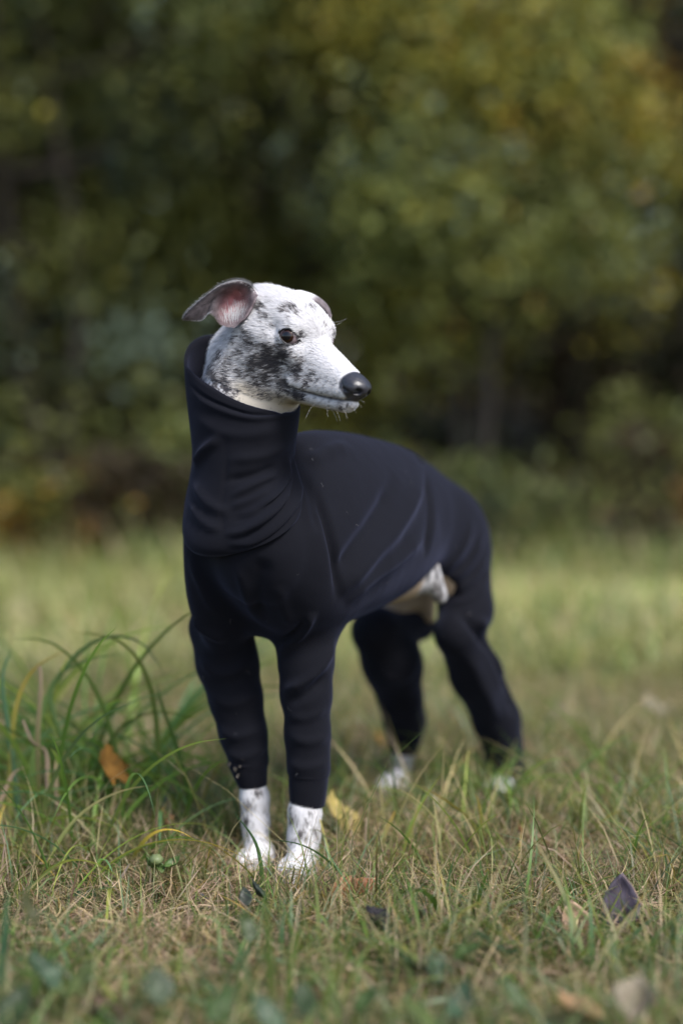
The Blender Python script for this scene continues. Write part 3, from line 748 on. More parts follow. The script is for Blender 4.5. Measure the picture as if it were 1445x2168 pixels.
def vert_normals(V, F):
    n = np.cross(V[F[:, 2]] - V[F[:, 0]], V[F[:, 3]] - V[F[:, 1]])
    N = np.zeros_like(V)
    for k in range(4): np.add.at(N, F[:, k], n)
    return N/(np.linalg.norm(N, axis=1, keepdims=True) + 1e-12)

def laplace(V, F, it=2, lam=0.5):
    E = np.concatenate([F[:, [0, 1]], F[:, [1, 2]], F[:, [2, 3]], F[:, [3, 0]]])
    for _ in range(it):
        acc = np.zeros_like(V); c = np.zeros(len(V))
        np.add.at(acc, E[:, 0], V[E[:, 1]]); np.add.at(c, E[:, 0], 1)
        np.add.at(acc, E[:, 1], V[E[:, 0]]); np.add.at(c, E[:, 1], 1)
        V = V + lam*(acc/np.maximum(c, 1)[:, None] - V)
    return V

def polydist(P, poly):
    """distance of points to a polyline, and position 0..1 along it"""
    best = np.full(len(P), 1e9); tt = np.zeros(len(P)); n = len(poly) - 1
    for i in range(n):
        a, b = poly[i], poly[i+1]; ba = b - a
        h = np.clip((P - a)@ba/max(ba@ba, 1e-12), 0, 1)
        d = np.linalg.norm(P - a - h[:, None]*ba, axis=1)
        m = d < best
        best[m] = d[m]; tt[m] = (i + h[m])/n
    return best, tt

def catmull(pts, n):
    """n points on a smooth curve through pts"""
    P = np.asarray(pts, float); k = len(P)
    if k == 2:
        t = np.linspace(0, 1, n)[:, None]; return P[0]*(1-t) + P[1]*t
    t = np.linspace(0, k-1, n); i = np.minimum(t.astype(int), k-2); f = (t - i)[:, None]
    g = lambda j: P[np.clip(j, 0, k-1)]
    p0, p1, p2, p3 = g(i-1), g(i), g(i+1), g(i+2)
    p0 = np.where((i-1 < 0)[:, None], 2*p1 - p2, p0); p3 = np.where((i+2 > k-1)[:, None], 2*p2 - p1, p3)
    return 0.5*(2*p1 + (p2-p0)*f + (2*p0-5*p1+4*p2-p3)*f**2 + (3*p1-p0-3*p2+p3)*f**3)

class Strokes:
    """folds, seams and creases drawn on a mesh: each is a curve laid on the surface that lifts or sinks it"""
    def __init__(self, V, F):
        self.V = V; self.F = F; self.N = vert_normals(V, F)
        self.bvh = BVHTree.FromPolygons(V.tolist(), F.tolist())
        self.disp = np.zeros(len(V))
    def lay(self, pts, n=24):
        c = catmull(np.array(pts, float), n); out = []
        for x, y in c:
            o, d = pray(x, y)
            h = self.bvh.ray_cast(o, d)
            if h[0] is not None:
                p = np.array(h[0])
                if out and np.linalg.norm(p - out[-1]) > 0.06: continue
                out.append(p)
        return np.array(out)
    def add(self, pts, amp, width, asym=0.0, taper=True):
        c = self.lay(pts)
        if len(c) < 2: return
        lo, hi = c.min(0) - 4*width, c.max(0) + 4*width
        m = np.where(((self.V > lo) & (self.V < hi)).all(1))[0]
        if len(m) == 0: return
        d, t = polydist(self.V[m], c)
        k = np.exp(-(d/width)**2)
        # a fold is a ridge with a trough beside it
        k2 = np.exp(-((d - 2.0*width)/(1.2*width))**2)*0.45
        e = np.clip(np.minimum(t, 1-t)*5, 0, 1) if taper else np.ones_like(t)
        self.disp[m] += amp*e*(k - (k2 if asym else 0))
    def result(self):
        return self.V + self.N*self.disp[:, None]

# ---- the dog's frame: it faces the camera, turned a little to the left of the picture
AX = np.array([0.49, 0.872, 0.0])          # from chest to rump
LAT = np.array([0.872, -0.49, 0.0])        # to the dog's left (picture right)
O2 = np.array([-0.0885, 1.945, 0.0])

def dogp(s, lat, z): return O2 + AX*s + LAT*lat + np.array([0, 0, z])

T_S  = np.array([0.00, 0.03, 0.08, 0.14, 0.20, 0.28, 0.36, 0.43, 0.48, 0.515])
T_TOP = np.array([0.470, 0.505, 0.530, 0.533, 0.527, 0.514, 0.493, 0.460, 0.425, 0.385])
T_BOT = np.array([0.345, 0.305, 0.288, 0.294, 0.299, 0.308, 0.326, 0.338, 0.335, 0.335])
T_W  = np.array([0.050, 0.072, 0.083, 0.086, 0.085, 0.078, 0.066, 0.061, 0.057, 0.046])
_s = np.linspace(0, 0.515, 300)
def _sm(v):
    y = catmull(np.stack([T_S, v], -1), 900)
    return np.interp(_s, y[:, 0], y[:, 1])
_top, _bot, _w = _sm(T_TOP), _sm(T_BOT), _sm(T_W)

def torso(p, off=0.0):
    q = p - O2.astype(np.float32)
    s = q@AX.astype(np.float32); l = q@LAT.astype(np.float32); z = q[:, 2]
    sc = np.clip(s, 0, 0.515)
    tp = np.interp(sc, _s, _top) - off; bt = np.interp(sc, _s, _bot) + off; w = np.interp(sc, _s, _w) - off
    hh = (tp - bt)/2; c = (tp + bt)/2
    zz = (z - c)/hh
    # ribs are widest below the middle, egg-shaped towards the spine
    wz = w*(1 - 0.10*zz)
    k = np.sqrt((l/wz)**2 + zz**2 + ((s - sc)/(w*0.75))**2)
    return (k - 1)*np.minimum(w, hh)

def limb(p, pts, k=0.012):
    """chain of tapered segments through (point, radius)"""
    d = None
    for (a, ra), (b, rb) in zip(pts[:-1], pts[1:]):
        e = rcone(p, a, b, ra, rb)
        d = e if d is None else smin(d, e, k)
    return d

def R(rp, Y): return rp/F_PX*Y              # pixel radius -> metres
def PX(*a): return px(*a)

# sleeves, measured on the photograph: centre pixel, distance, radius in pixels
FORE_L = [((648, 1330, 2.030), 66), ((648, 1400, 2.015), 56), ((648, 1470, 2.010), 51), ((650, 1550, 2.008), 46.5), ((653, 1625, 2.006), 47)]
FORE_R = [((468, 1330, 2.085), 70), ((482, 1400, 2.070), 64), ((500, 1480, 2.060), 55), ((514, 1550, 2.055), 50), ((525, 1610, 2.050), 44)]
HIND_L = [((980, 1185, 2.335), 57), ((985, 1290, 2.300), 57), ((968, 1340, 2.270), 48), ((1010, 1430, 2.320), 56), ((1050, 1520, 2.365), 50), ((1063, 1575, 2.375), 40), ((1068, 1625, 2.372), 42)]
HIND_R = [((880, 1180, 2.440), 62), ((850, 1290, 2.395), 72), ((820, 1340, 2.350), 70), ((832, 1410, 2.390), 62), ((848, 1480, 2.420), 46), ((856, 1530, 2.430), 43), ((858, 1560, 2.430), 34)]
HIND_RS = [((888, 1322, 2.42), 36), ((795, 1336, 2.345), 50), ((826, 1390, 2.37), 62)] + HIND_R[3:]
def chain(L, shrink=0.0): return [(PX(*a), max(R(r, a[2]) - shrink, 0.008)) for a, r in L]

def suit_fn(p, solid=False):
    """outside of the jumpsuit; solid=True fills the belly opening (used for the body inside it)"""
    d = torso(p)
    ax3 = np.array([AX, LAT, [0, 0, 1.0]])
    # neck root under the roll collar
    d = smin(d, rcone(p, PX(545, 1120, 2.045), PX(515, 960, 2.00), 0.066, 0.046), 0.02)
    # haunches
    d = smin(d, ellip(p, dogp(0.430, 0.036, 0.362), ax3, (0.064, 0.032, 0.076)), 0.03)
    d = smin(d, ellip(p, dogp(0.430, -0.036, 0.362), ax3, (0.064, 0.032, 0.076)), 0.03)
    if solid:
        d = smin(d, limb(p, chain([((885, 1180, 2.44), 54), ((868, 1262, 2.41), 54), ((812, 1308, 2.365), 44)], 0.0)), 0.016)
        for sd in (1, -1):      # flank skin between belly and thigh
            d = smin(d, rcone(p, dogp(0.335, 0.044*sd, 0.350), dogp(0.350, 0.054*sd, 0.308), 0.017, 0.015), 0.02)
        d = smin(d, rcone(p, PX(905, 1190, 2.40), PX(906, 1305, 2.40), 0.026, 0.024), 0.015)
        d = smin(d, ellip(p, dogp(0.30, 0.0, 0.335), ax3, (0.10, 0.055, 0.038)), 0.02)
    else:
        # opening under the belly and groin
        hole = ellip(p, dogp(0.345, -0.006, 0.268), ax3, (0.118, 0.095, 0.078))
        d = smax(d, -hole, 0.006)
    # shoulders and upper arms
    d = smin(d, limb(p, chain([((628, 1050, 2.040), 44), ((648, 1150, 2.022), 54), ((654, 1230, 2.018), 57), ((653, 1310, 2.022), 57)]), 0.03), 0.013)
    d = smin(d, ellip(p, PX(470, 1185, 2.035), ax3, (0.050, 0.044, 0.112)), 0.035)
    d = smin(d, ellip(p, PX(562, 1300, 2.030), ax3, (0.030, 0.040, 0.026)), 0.015)
    d = smin(d, ellip(p, dogp(0.018, -0.010, 0.410), ax3, (0.040, 0.066, 0.075)), 0.030)
    if solid:
        hd = np.linalg.norm((p - dogp(0.345, 0.0, 0.30).astype(np.float32))/np.array([0.12, 0.12, 0.08], np.float32), axis=1)
        return d + 0.0135 - 0.0095*np.exp(-hd**4)
    for L in (FORE_L, FORE_R): d = smin(d, limb(p, chain(L)), 0.022)
    d = smin(d, limb(p, chain(HIND_L)), 0.016)
    d = smin(d, limb(p, chain(HIND_RS)), 0.006)
    return d
# ---- head frame: a = towards the nose, b = to the dog's right (towards the camera), c = up
H_YAW, H_PITCH, H_ROLL = math.radians(42), math.radians(17), math.radians(3.5)
def _head_axes():
    f = np.array([math.sin(H_YAW), -math.cos(H_YAW), 0.0])
    r = np.array([-math.cos(H_YAW), -math.sin(H_YAW), 0.0])
    u = np.array([0, 0, 1.0])
    f2 = f*math.cos(H_PITCH) - u*math.sin(H_PITCH); u2 = u*math.cos(H_PITCH) + f*math.sin(H_PITCH)
    r2 = r*math.cos(H_ROLL) + u2*math.sin(H_ROLL); u3 = u2*math.cos(H_ROLL) - r*math.sin(H_ROLL)
    return f2, r2, u3
HF, HR, HU = _head_axes()
HO = px(655, 717, 1.925)                     # midpoint between the eyes
HM = np.stack([HF, HR, HU])                  # world -> head
def hw(a, b, c): return HO + (HF*a + HR*b + HU*c)*0.001

# muzzle profile along a (mm): half-width, top, bottom
M_A = np.array([-30, -10, 10, 30, 50, 68, 82, 92, 99.0])
M_W = np.array([31, 30, 26.5, 23, 20.5, 18.8, 17.5, 15.5, 9.0])
M_T = np.array([20, 15, 9.0, 3.0, -2.5, -8.0, -12.0, -14.5, -19.0])
M_B = np.array([-50, -51, -50.5, -49.5, -48, -45.5, -42, -40, -36.0])
J_A = np.array([-40, -15, 10, 30, 50, 70, 86, 94.0])
J_W = np.array([22, 22, 20, 17.5, 15.5, 14, 12, 6.0])
J_T = np.array([-40, -42, -43, -43, -42, -40, -39, -42.0])
J_B = np.array([-78, -75, -71.5, -68.5, -65, -61.5, -57, -50.0])
def _dense(x, v):
    y = catmull(np.stack([x, v], -1), 400); g = np.linspace(x[0], x[-1], 200)
    return g, np.interp(g, y[:, 0], y[:, 1])

def gencyl(a, b, c, A, W, T, B, n, sq=0.0):
    g, w = _dense(A, W); _, t = _dense(A, T); _, bo = _dense(A, B)
    ac = np.clip(a, A[0], A[-1])
    w = np.interp(ac, g, w); t = np.interp(ac, g, t); bo = np.interp(ac, g, bo)
    hh = (t - bo)/2; cc = (c - (t + bo)/2)/hh
    ww = w*(1 - sq*np.clip(cc, -1, 1))
    k = (np.abs(b/ww)**n + np.abs(cc)**n + np.abs((a - ac)/np.minimum(w, hh))**n)**(1/n)
    return (k - 1)*np.minimum(w, hh)

EYE_C = np.array([-4.0, 25.5, -0.5]); EYE_R = 11.8
def _unit(v): v = np.asarray(v, float); return v/np.linalg.norm(v)
EYE_D = _unit([0.60, 0.78, 0.10])            # outward direction of the dog's right eye
EYE_U = _unit(np.cross(EYE_D, [0.0, 0, 1.0])*-1)   # across the eye
EYE_V = np.cross(EYE_U, EYE_D); EYE_V = EYE_V*np.sign(EYE_V[2])

def eye_uv(q, side):
    m = q.copy(); m[:, 1] *= side
    r = m - EYE_C
    return r@EYE_U, r@EYE_V, r@EYE_D

def almond(q, side):
    """signed size of the eye opening in mm (negative inside)"""
    u, v, w = eye_uv(q, side)
    # the inner corner drops and is drawn out
    sg = 1.0 if EYE_U[0] > 0 else -1.0
    t = u*sg
    vv = v + 0.11*t + 0.004*t*np.abs(t)
    L = np.where(t > 0, 13.5, 11.6)
    e = np.clip(1 - (t/L)**2, 0, 1)**0.75
    hi = 7.2*e; lo = -6.8*e
    d = np.maximum(vv - hi, lo - vv)
    d = np.maximum(d, np.abs(t) - L)
    return d, w

def head_local(p): return ((p - HO.astype(np.float32))@HM.T.astype(np.float32))*1000.0

def nose_fn(q, qs):
    I3 = np.eye(3)
    n = ellip(q, (90, 0, -25.5), I3, (16.0, 15.0, 11.5))
    n = smin(n, ellip(qs, (92, 8.0, -28.5), I3, (12.5, 8.5, 9.0)), 5)
    return smin(n, ellip(q, (91, 0, -37), I3, (9, 7.5, 8)), 6)

def head_fn(p):
    """signed distance (m) of head"""
    q = head_local(p).astype(np.float64); a, b, c = q.T
    bb = np.abs(b)
    I3 = np.eye(3)
    qs = np.stack([a, bb, c], -1)
    d = gencyl(a, b, c, M_A, M_W, M_T, M_B, 2.35, 0.12)
    jaw = gencyl(a, b, c, J_A, J_W, J_T, J_B, 2.2)
    # cranium
    sk = ellip(q, (-50, 0, 8), I3, (58, 37, 33))
    sk = smin(sk, ellip(q, (-92, 0, 2), I3, (26, 26, 28)), 22)
    # forehead
    sk = smin(sk, ellip(q, (-18, 0, 12), I3, (36, 27, 20)), 16)
    d = smin(d, sk, 14)
    # brows, cheek bones, jaw muscle
    d = smin(d, ellip(qs, (-7, 22, 13), I3, (15, 11, 8)), 9)
    d = smin(d, rcone(qs, (8, 24, -15), (-52, 37, -8), 8, 8), 12)
    d = smin(d, ellip(qs, (-50, 27, -26), I3, (32, 16, 36)), 14)
    # lips hang a little over the jaw
    d = smin(d, rcone(qs, (88, 9, -37), (14, 18, -47), 6.0, 7.5), 8)
    # ear roots
    d = smin(d, ellip(qs, (-74, 26, 12), I3, (18, 9, 13)), 12)
    jaw = smin(jaw, ellip(q, (83, 0, -50), I3, (10, 10, 7)), 6)
    # mouth: jaw set back under the lips, with a crease between
    dm = smin(d, jaw, 2.5)
    back = sstep(18, -8, a)
    dm = dm*(1-back) + smin(d, jaw, 14)*back
    ml_c = np.interp(a, [0, 12, 30, 60, 88, 96], [-50, -52.5, -53.0, -49.5, -44.5, -41])
    line = np.hypot(c - ml_c, np.maximum(0, 6 - a)*1.2)
    dm = dm + 1.5*np.exp(-(line/1.7)**2)*sstep(2, 14, a)*sstep(104, 98, a)
    d = dm
    # nose leather
    nose = nose_fn(q, qs)
    d = smin(d, nose, 2.5)
    # nostrils: a round hole running into a slit that curls up the side
    ns = ellip(qs, (104, 7.5, -29.5), I3, (6.5, 3.8, 3.4))
    ns = smin(ns, rcone(qs, (101, 9.5, -31.0), (90, 15.8, -31.0), 2.0, 1.3), 1.8)
    ns = smin(ns, rcone(qs, (90, 15.8, -31.0), (83.5, 16.3, -23.5), 1.3, 0.7), 1.8)
    d = smax(d, -ns, 1.8)
    d = d + 0.9*np.exp(-(bb/0.9)**2)*sstep(-29, -32, c)*sstep(88, 96, a)
    # eyes: opening, then lids
    for side in (1, -1):
        al, w = almond(q, side)
        rad = np.linalg.norm(q*[1, side, 1] - EYE_C, axis=1)
        lid = np.maximum(rad - (EYE_R + 2.4), -(w - 1.0))
        d = smin(d, np.maximum(lid, -w), 4.0)
        cav = np.maximum(al, -(w - 3.0))
        cav = np.maximum(cav, rad - 22)
        d = smax(d, -cav, 1.2)
    return (d*0.001).astype(np.float32)

def paw(p, c, fwd, w, toes=True):
    """paw resting on the ground, c = centre at ground level"""
    fwd = _unit(fwd); side = np.array([-fwd[1], fwd[0], 0]); up = np.array([0, 0, 1.0])
    axs = np.stack([fwd, side, up])
    c = np.asarray(c, float)
    d = ellip(p, c + fwd*0.004 + up*0.020, axs, (0.026, w*0.92, 0.020))
    for i, o in enumerate((-1.5, -0.5, 0.5, 1.5)):
        f = 0.024 if abs(o) < 1 else 0.015
        t = ellip(p, c + fwd*f + side*(o*w*0.50) + up*0.015, axs, (0.017, w*0.30, 0.0155))
        d = smin(d, t, 0.004)
    return d

DOG_F = -AX
NECK = [(hw(-74, 0, -18), 0.038), (hw(-88, 0, -52), 0.044), (PX(517, 850, 1.992), 0.046), (PX(517, 960, 2.005), 0.047), (PX(540, 1120, 2.05), 0.062)]
PAWS = []
def leg_chain(sleeve, tail, shrink=0.012):
    return chain(sleeve, shrink) + [(PX(*a), R(r, a[2])) for a, r in tail]
LEGS = [
 leg_chain(FORE_L, [((645, 1720, 2.004), 32), ((643, 1770, 2.002), 31), ((637, 1822, 2.000), 31)]),
 leg_chain(FORE_R, [((539, 1690, 2.048), 27), ((541, 1740, 2.046), 26), ((543, 1800, 2.042), 29)]),
 leg_chain(HIND_L, [((1068, 1650, 2.37), 25), ((1064, 1680, 2.365), 24)], 0.018),
 leg_chain(HIND_RS, [((853, 1600, 2.43), 20), ((848, 1640, 2.425), 20), ((843, 1665, 2.415), 21)], 0.016),
]
PAWC = [(ground(640, 1866), 0.020), (ground(552, 1846), 0.019), (ground(1060, 1700), 0.021), (ground(838, 1688), 0.021)]

def body_fn(p):
    d = np.full(len(p), 9.0, np.float32)
    tm = (p[:, 2] > 0.20) & (p[:, 2] < 0.60)
    if tm.any(): d[tm] = suit_fn(p[tm], True)
    for L in LEGS: d = smin(d, limb(p, L), 0.016)
    for c, w in PAWC: d = smin(d, paw(p, c, DOG_F, w), 0.012)
    d = smin(d, limb(p, NECK, 0.02), 0.03)
    d = smin(d, rcone(p, hw(-30, 0, -52), PX(552, 885, 1.985), 0.026, 0.040), 0.02)
    near = p[:, 2] > 0.50
    if near.any():
        h = np.full(len(p), 9.0, np.float32)
        h[near] = head_fn(p[near])
        # neck blends broadly into the back of the skull
        e = smin(d, h, 0.020)
        d = np.where(near, e, d)
    return d
# ---- suit mesh
def grid(lo, hi, step): return np.arange(lo, hi + step, step)
sV, sF = surface_nets(suit_fn, grid(-0.24, 0.30, 0.0035), grid(1.86, 2.55, 0.0035), grid(0.03, 0.60, 0.0035), 0.018)
sV = laplace(sV, sF, 3)
st = Strokes(sV, sF)
for pts, amp, w in [
    ([(390, 1270), (415, 1317), (443, 1342), (482, 1358)], 0.0045, 0.007),
    ([(400, 1180), (426, 1234), (443, 1272), (470, 1305)], 0.0035, 0.007),
    ([(664, 1295), (645, 1330), (622, 1356), (592, 1384)], 0.0060, 0.006),
    ([(650, 1310), (630, 1335), (600, 1358)], -0.0040, 0.005),
    ([(706, 1350), (682, 1405), (643, 1445), (592, 1468)], 0.0065, 0.007),
    ([(690, 1425), (650, 1468), (605, 1490)], -0.0040, 0.007),
    ([(690, 1500), (650, 1520), (606, 1515)], 0.0025, 0.006),
    ([(694, 1560), (655, 1572), (610, 1560)], 0.0025, 0.006),
    ([(698, 1612), (652, 1625), (610, 1618)], 0.0025, 0.006),
    ([(420, 1395), (471, 1428), (540, 1400)], 0.0040, 0.007),
    ([(440, 1470), (490, 1492), (556, 1465)], 0.0030, 0.007),
    ([(460, 1545), (505, 1560), (565, 1535)], 0.0030, 0.006),
    ([(470, 1592), (518, 1603), (566, 1575)], 0.0035, 0.006),
    ([(895, 985), (876, 1048), (839, 1119), (794, 1170), (749, 1222), (716, 1262)], 0.0065, 0.013),
    ([(840, 1010), (800, 1090), (750, 1160), (712, 1220)], -0.0060, 0.013),
    ([(900, 1130), (850, 1176), (785, 1225), (730, 1275)], 0.0050, 0.012),
    ([(903, 1003), (912, 1089), (899, 1180)], -0.0055, 0.010),
    ([(1003, 1100), (977, 1165), (940, 1212)], 0.0032, 0.006),
    ([(1022, 1140), (996, 1192), (952, 1236)], 0.0034, 0.006),
    ([(1032, 1180), (1003, 1225), (955, 1258)], 0.0034, 0.006),
    ([(1034, 1228), (996, 1265), (950, 1282)], 0.0030, 0.006),
    ([(1018, 1122), (990, 1180), (948, 1224)], -0.0028, 0.005),
    ([(1030, 1205), (1000, 1246), (955, 1272)], -0.0028, 0.005),
    ([(968, 1292), (1010, 1335), (1045, 1385), (1075, 1450), (1088, 1520)], -0.0090, 0.008),
    ([(1010, 1310), (1050, 1360), (1085, 1430)], 0.0045, 0.009),
    ([(985, 1380), (1020, 1450), (1055, 1530)], 0.0045, 0.012),
    ([(1040, 1600), (1075, 1590), (1105, 1600)], 0.0040, 0.006),
    ([(655, 985), (690, 958), (740, 940)], 0.0040, 0.010),
    ([(640, 1000), (660, 1060), (675, 1130)], -0.0030, 0.006),
    ([(664, 1030), (692, 1110), (712, 1200), (716, 1270)], -0.0060, 0.006),
    ([(866, 945), (900, 985)], -0.0035, 0.012),
    ([(560, 1180), (545, 1240), (552, 1320)], -0.0040, 0.012),
    ([(500, 1190), (520, 1260), (545, 1320)], 0.0022, 0.008),
    ([(590, 1240), (600, 1290), (620, 1330)], 0.0022, 0.008),
    ([(800, 1420), (840, 1440), (880, 1425)], 0.003, 0.008),
    ([(805, 1500), (850, 1520), (895, 1505)], 0.003, 0.007)]:
    st.add(pts, amp*1.35, w*0.88)
sV = st.result()
n1 = vnoise(sV, 22.0) - 0.5; n2 = vnoise(sV + 5.0, 70.0) - 0.5
sV = sV + st.N*(0.0030*n1 + 0.0006*n2)[:, None]
sV = laplace(sV, sF, 1, 0.4)

def var_grid(lo, hi, flo, fhi, fine, coarse):
    return np.concatenate([np.arange(lo, flo, coarse), np.arange(flo, fhi, fine), np.arange(fhi, hi + coarse, coarse)])
bV, bF = surface_nets(body_fn, var_grid(-0.235, 0.29, -0.175, 0.06, 0.0015, 0.0042),
                      var_grid(1.80, 2.55, 1.80, 2.07, 0.0015, 0.0042),
                      var_grid(-0.012, 0.71, 0.54, 0.71, 0.0015, 0.0042), 0.018)
bV = laplace(bV, bF, 1, 0.4)
bN = vert_normals(bV, bF)

# ---- coat: white with grey-black brindle mottling
bst = Strokes(bV, bF)
HEAD_PATCH = [(575,765,34,.95),(600,752,26,.90),(625,785,24,.80),(560,800,28,.80),(600,808,24,.70),(652,806,15,.65),
 (540,772,28,.72),(530,735,24,.66),(512,745,20,.62),(520,700,18,.42),(568,735,15,.62),(552,650,16,.52),(566,668,14,.46),
 (605,656,11,.62),(622,653,9,.75),(630,662,8,.58),(612,672,8,.4),(664,652,12,.58),(690,690,9,.45),(633,712,9,.95),(640,706,7,.8),(613,692,8,.55),
 (640,775,10,.52),(664,796,11,.55),(676,800,8,.5),(628,836,12,1.0),(642,840,9,.95),(612,826,10,.7),(700,866,10,.42),(720,862,9,.45),(735,858,6,.45),
 (448,775,18,.62),(470,745,16,.55),(480,785,18,.6),(455,800,26,.80),(478,818,22,.85),(494,832,16,.6),(460,760,18,.45),(500,718,20,.58),(490,765,14,.5),(515,790,18,.62),(540,818,18,.6),(565,830,16,.6),(595,836,14,.55),
 (535,668,15,.4),(580,690,9,.3),(662,745,5,.35),(672,755,6,.3),(655,770,8,.35)]
LEG_PATCH = [(618,1735,13,.75),(650,1745,11,.62),(636,1765,13,.6),(668,1760,10,.6),(620,1780,8,.5),(655,1722,9,.55),(615,1712,9,.6),
 (524,1705,13,.85),(522,1740,11,.75),(548,1680,12,.55),(560,1720,8,.4),(838,1610,9,.7),(922,1240,12,.75),(916,1268,11,.75),(934,1262,10,.75)]
def lay_blobs(L, bvh, scale=1.0):
    out = []
    for x, y, r, d in L:
        o, dr = pray(x, y)
        h = bvh.ray_cast(o, dr)
        if h[0] is not None: out.append((np.array(h[0]), r/F_PX*h[0].y*scale, d))
    return out
BLOBS = lay_blobs(HEAD_PATCH + LEG_PATCH, bst.bvh)
# the same loose mottling on the side turned away and down the legs
for k in range(26):
    BLOBS.append((hw(rng.uniform(-95, 10), rng.uniform(-40, -24), rng.uniform(-60, 30)), rng.uniform(0.008, 0.016), rng.uniform(.4, .85)))
SPECK = []
for k in range(70):
    o, dr = pray(rng.uniform(650, 728), rng.uniform(795, 856))
    h = bst.bvh.ray_cast(o, dr)
    if h[0] is not None: SPECK.append(np.array(h[0]))
SPECK = np.array(SPECK)

WHITE = np.array([0.62, 0.61, 0.625]); CREAM = np.array([0.50, 0.43, 0.32])
DARK = np.array([0.042, 0.040, 0.046]); TAN_SHADED = np.array([0.30, 0.23, 0.16])
def coat(P, jit=None):
    """colour of the coat at points P"""
    q = head_local(P.astype(np.float32)).astype(float)
    D = np.zeros(len(P))
    for c, r, d in BLOBS:
        m = np.where((np.abs(P - c) < 2.2*r).all(1))[0]
        if len(m): D[m] = np.maximum(D[m], d*np.exp(-0.75*(np.linalg.norm(P[m] - c, axis=1)/r)**2))
    # hair-wise streaks: noise stretched along the lie of the coat
    w1 = np.stack([vnoise(q, 0.05), vnoise(q + 31, 0.05), vnoise(q + 77, 0.05)], -1)*14   # wavers
    hq = (q + w1)*[0.13, 0.42, 0.42]
    lg = P*1000*[0.55, 0.55, 0.20]
    lower = (P[:, 2] < 0.50)[:, None]
    X = np.where(lower, lg, hq)
    s1 = vnoise(X*0.8, 1.0); s2 = vnoise(X + 9.3, 2.0); s3 = vnoise(X + 4.1, 4.0); s4 = vnoise(P + 3.1, 60.0)
    n = 0.28*s1 + 0.32*s2 + 0.25*s3 + 0.15*s4
    n = np.clip((n - 0.5)*2.3 + 0.5, 0, 1)
    if jit is not None: n = n + jit
    k = sstep(-0.26, 0.42, D*1.15 - n)
    base = WHITE*np.ones((len(P), 1))
    # warmer underneath the jaw and on the throat
    under = (sstep(-58, -72, q[:, 2])*(P[:, 2] > 0.50)*sstep(-62, -40, q[:, 0]))[:, None]
    base = base*(1-0.75*under) + CREAM*0.75*under
    # bare belly: tan includes its shade and yellowish bounce from the grass
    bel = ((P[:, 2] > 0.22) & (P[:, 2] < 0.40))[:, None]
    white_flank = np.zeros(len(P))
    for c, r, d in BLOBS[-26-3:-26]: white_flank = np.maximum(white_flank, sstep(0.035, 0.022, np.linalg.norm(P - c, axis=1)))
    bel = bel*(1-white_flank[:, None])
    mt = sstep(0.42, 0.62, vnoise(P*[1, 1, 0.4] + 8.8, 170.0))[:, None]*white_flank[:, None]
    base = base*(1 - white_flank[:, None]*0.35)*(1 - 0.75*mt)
    base = base*(1-bel) + TAN_SHADED*bel
    mid = np.array([0.16, 0.145, 0.14])
    kk = k[:, None]
    col = np.where(kk < 0.5, base*(1-2*kk) + mid*2*kk, mid*(2-2*kk) + DARK*(2*kk-1))
    if len(SPECK):
        m = np.where(np.linalg.norm(P - SPECK.mean(0), axis=1) < 0.08)[0]
        for sp in SPECK:
            dd = np.linalg.norm(P[m] - sp, axis=1)
            w = (0.7*np.exp(-(dd/0.0011)**2))[:, None]
            col[m] = col[m]*(1-w) + DARK*w
    return col, q

def features(q):
    """0..1 masks: nose leather, eye rim, mouth line"""
    qs = np.stack([q[:, 0], np.abs(q[:, 1]), q[:, 2]], -1)
    nm = sstep(3.6, 1.8, nose_fn(q, qs))*sstep(70, 76, q[:, 0] - 0.5*np.maximum(0, q[:, 2] + 20))*sstep(-44, -41, q[:, 2])
    rim = np.zeros(len(q))
    for side in (1, -1):
        al, w = almond(q, side)
        rim = np.maximum(rim, sstep(3.4, 1.4, al)*(w > 2)*(np.linalg.norm(q*[1, side, 1] - EYE_C, axis=1) < 24))
        u, v, _ = eye_uv(q, side)
    a, b, c = q.T
    ml = np.interp(a, [0, 12, 30, 60, 88, 96], [-50, -52.5, -53.0, -49.5, -44.5, -41])
    mouth = np.exp(-((c - ml)/2.0)**2)*sstep(-4, 10, a)*sstep(104, 96, a)*sstep(6, 10, np.abs(b) + sstep(80, 90, a)*10)
    return nm, rim, mouth

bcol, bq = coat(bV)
nm, rim, mouth = features(bq)
head_zone = bV[:, 2] > 0.52
nm *= head_zone; rim *= head_zone; mouth *= head_zone
LEATHER = np.array([0.020, 0.020, 0.026])
for msk, cc in ((nm, LEATHER), (rim, np.array([0.012, 0.011, 0.012])), (mouth*0.92, np.array([0.022, 0.018, 0.018]))):
    bcol = bcol*(1-msk[:, None]) + cc*msk[:, None]
gloss = np.stack([np.clip(nm + 0.8*rim + 0.5*mouth, 0, 1)]*3, -1)
# pebbled nose leather
bV = bV + bN*(nm*(vnoise(bV, 900.0) - 0.5)*0.0007)[:, None]

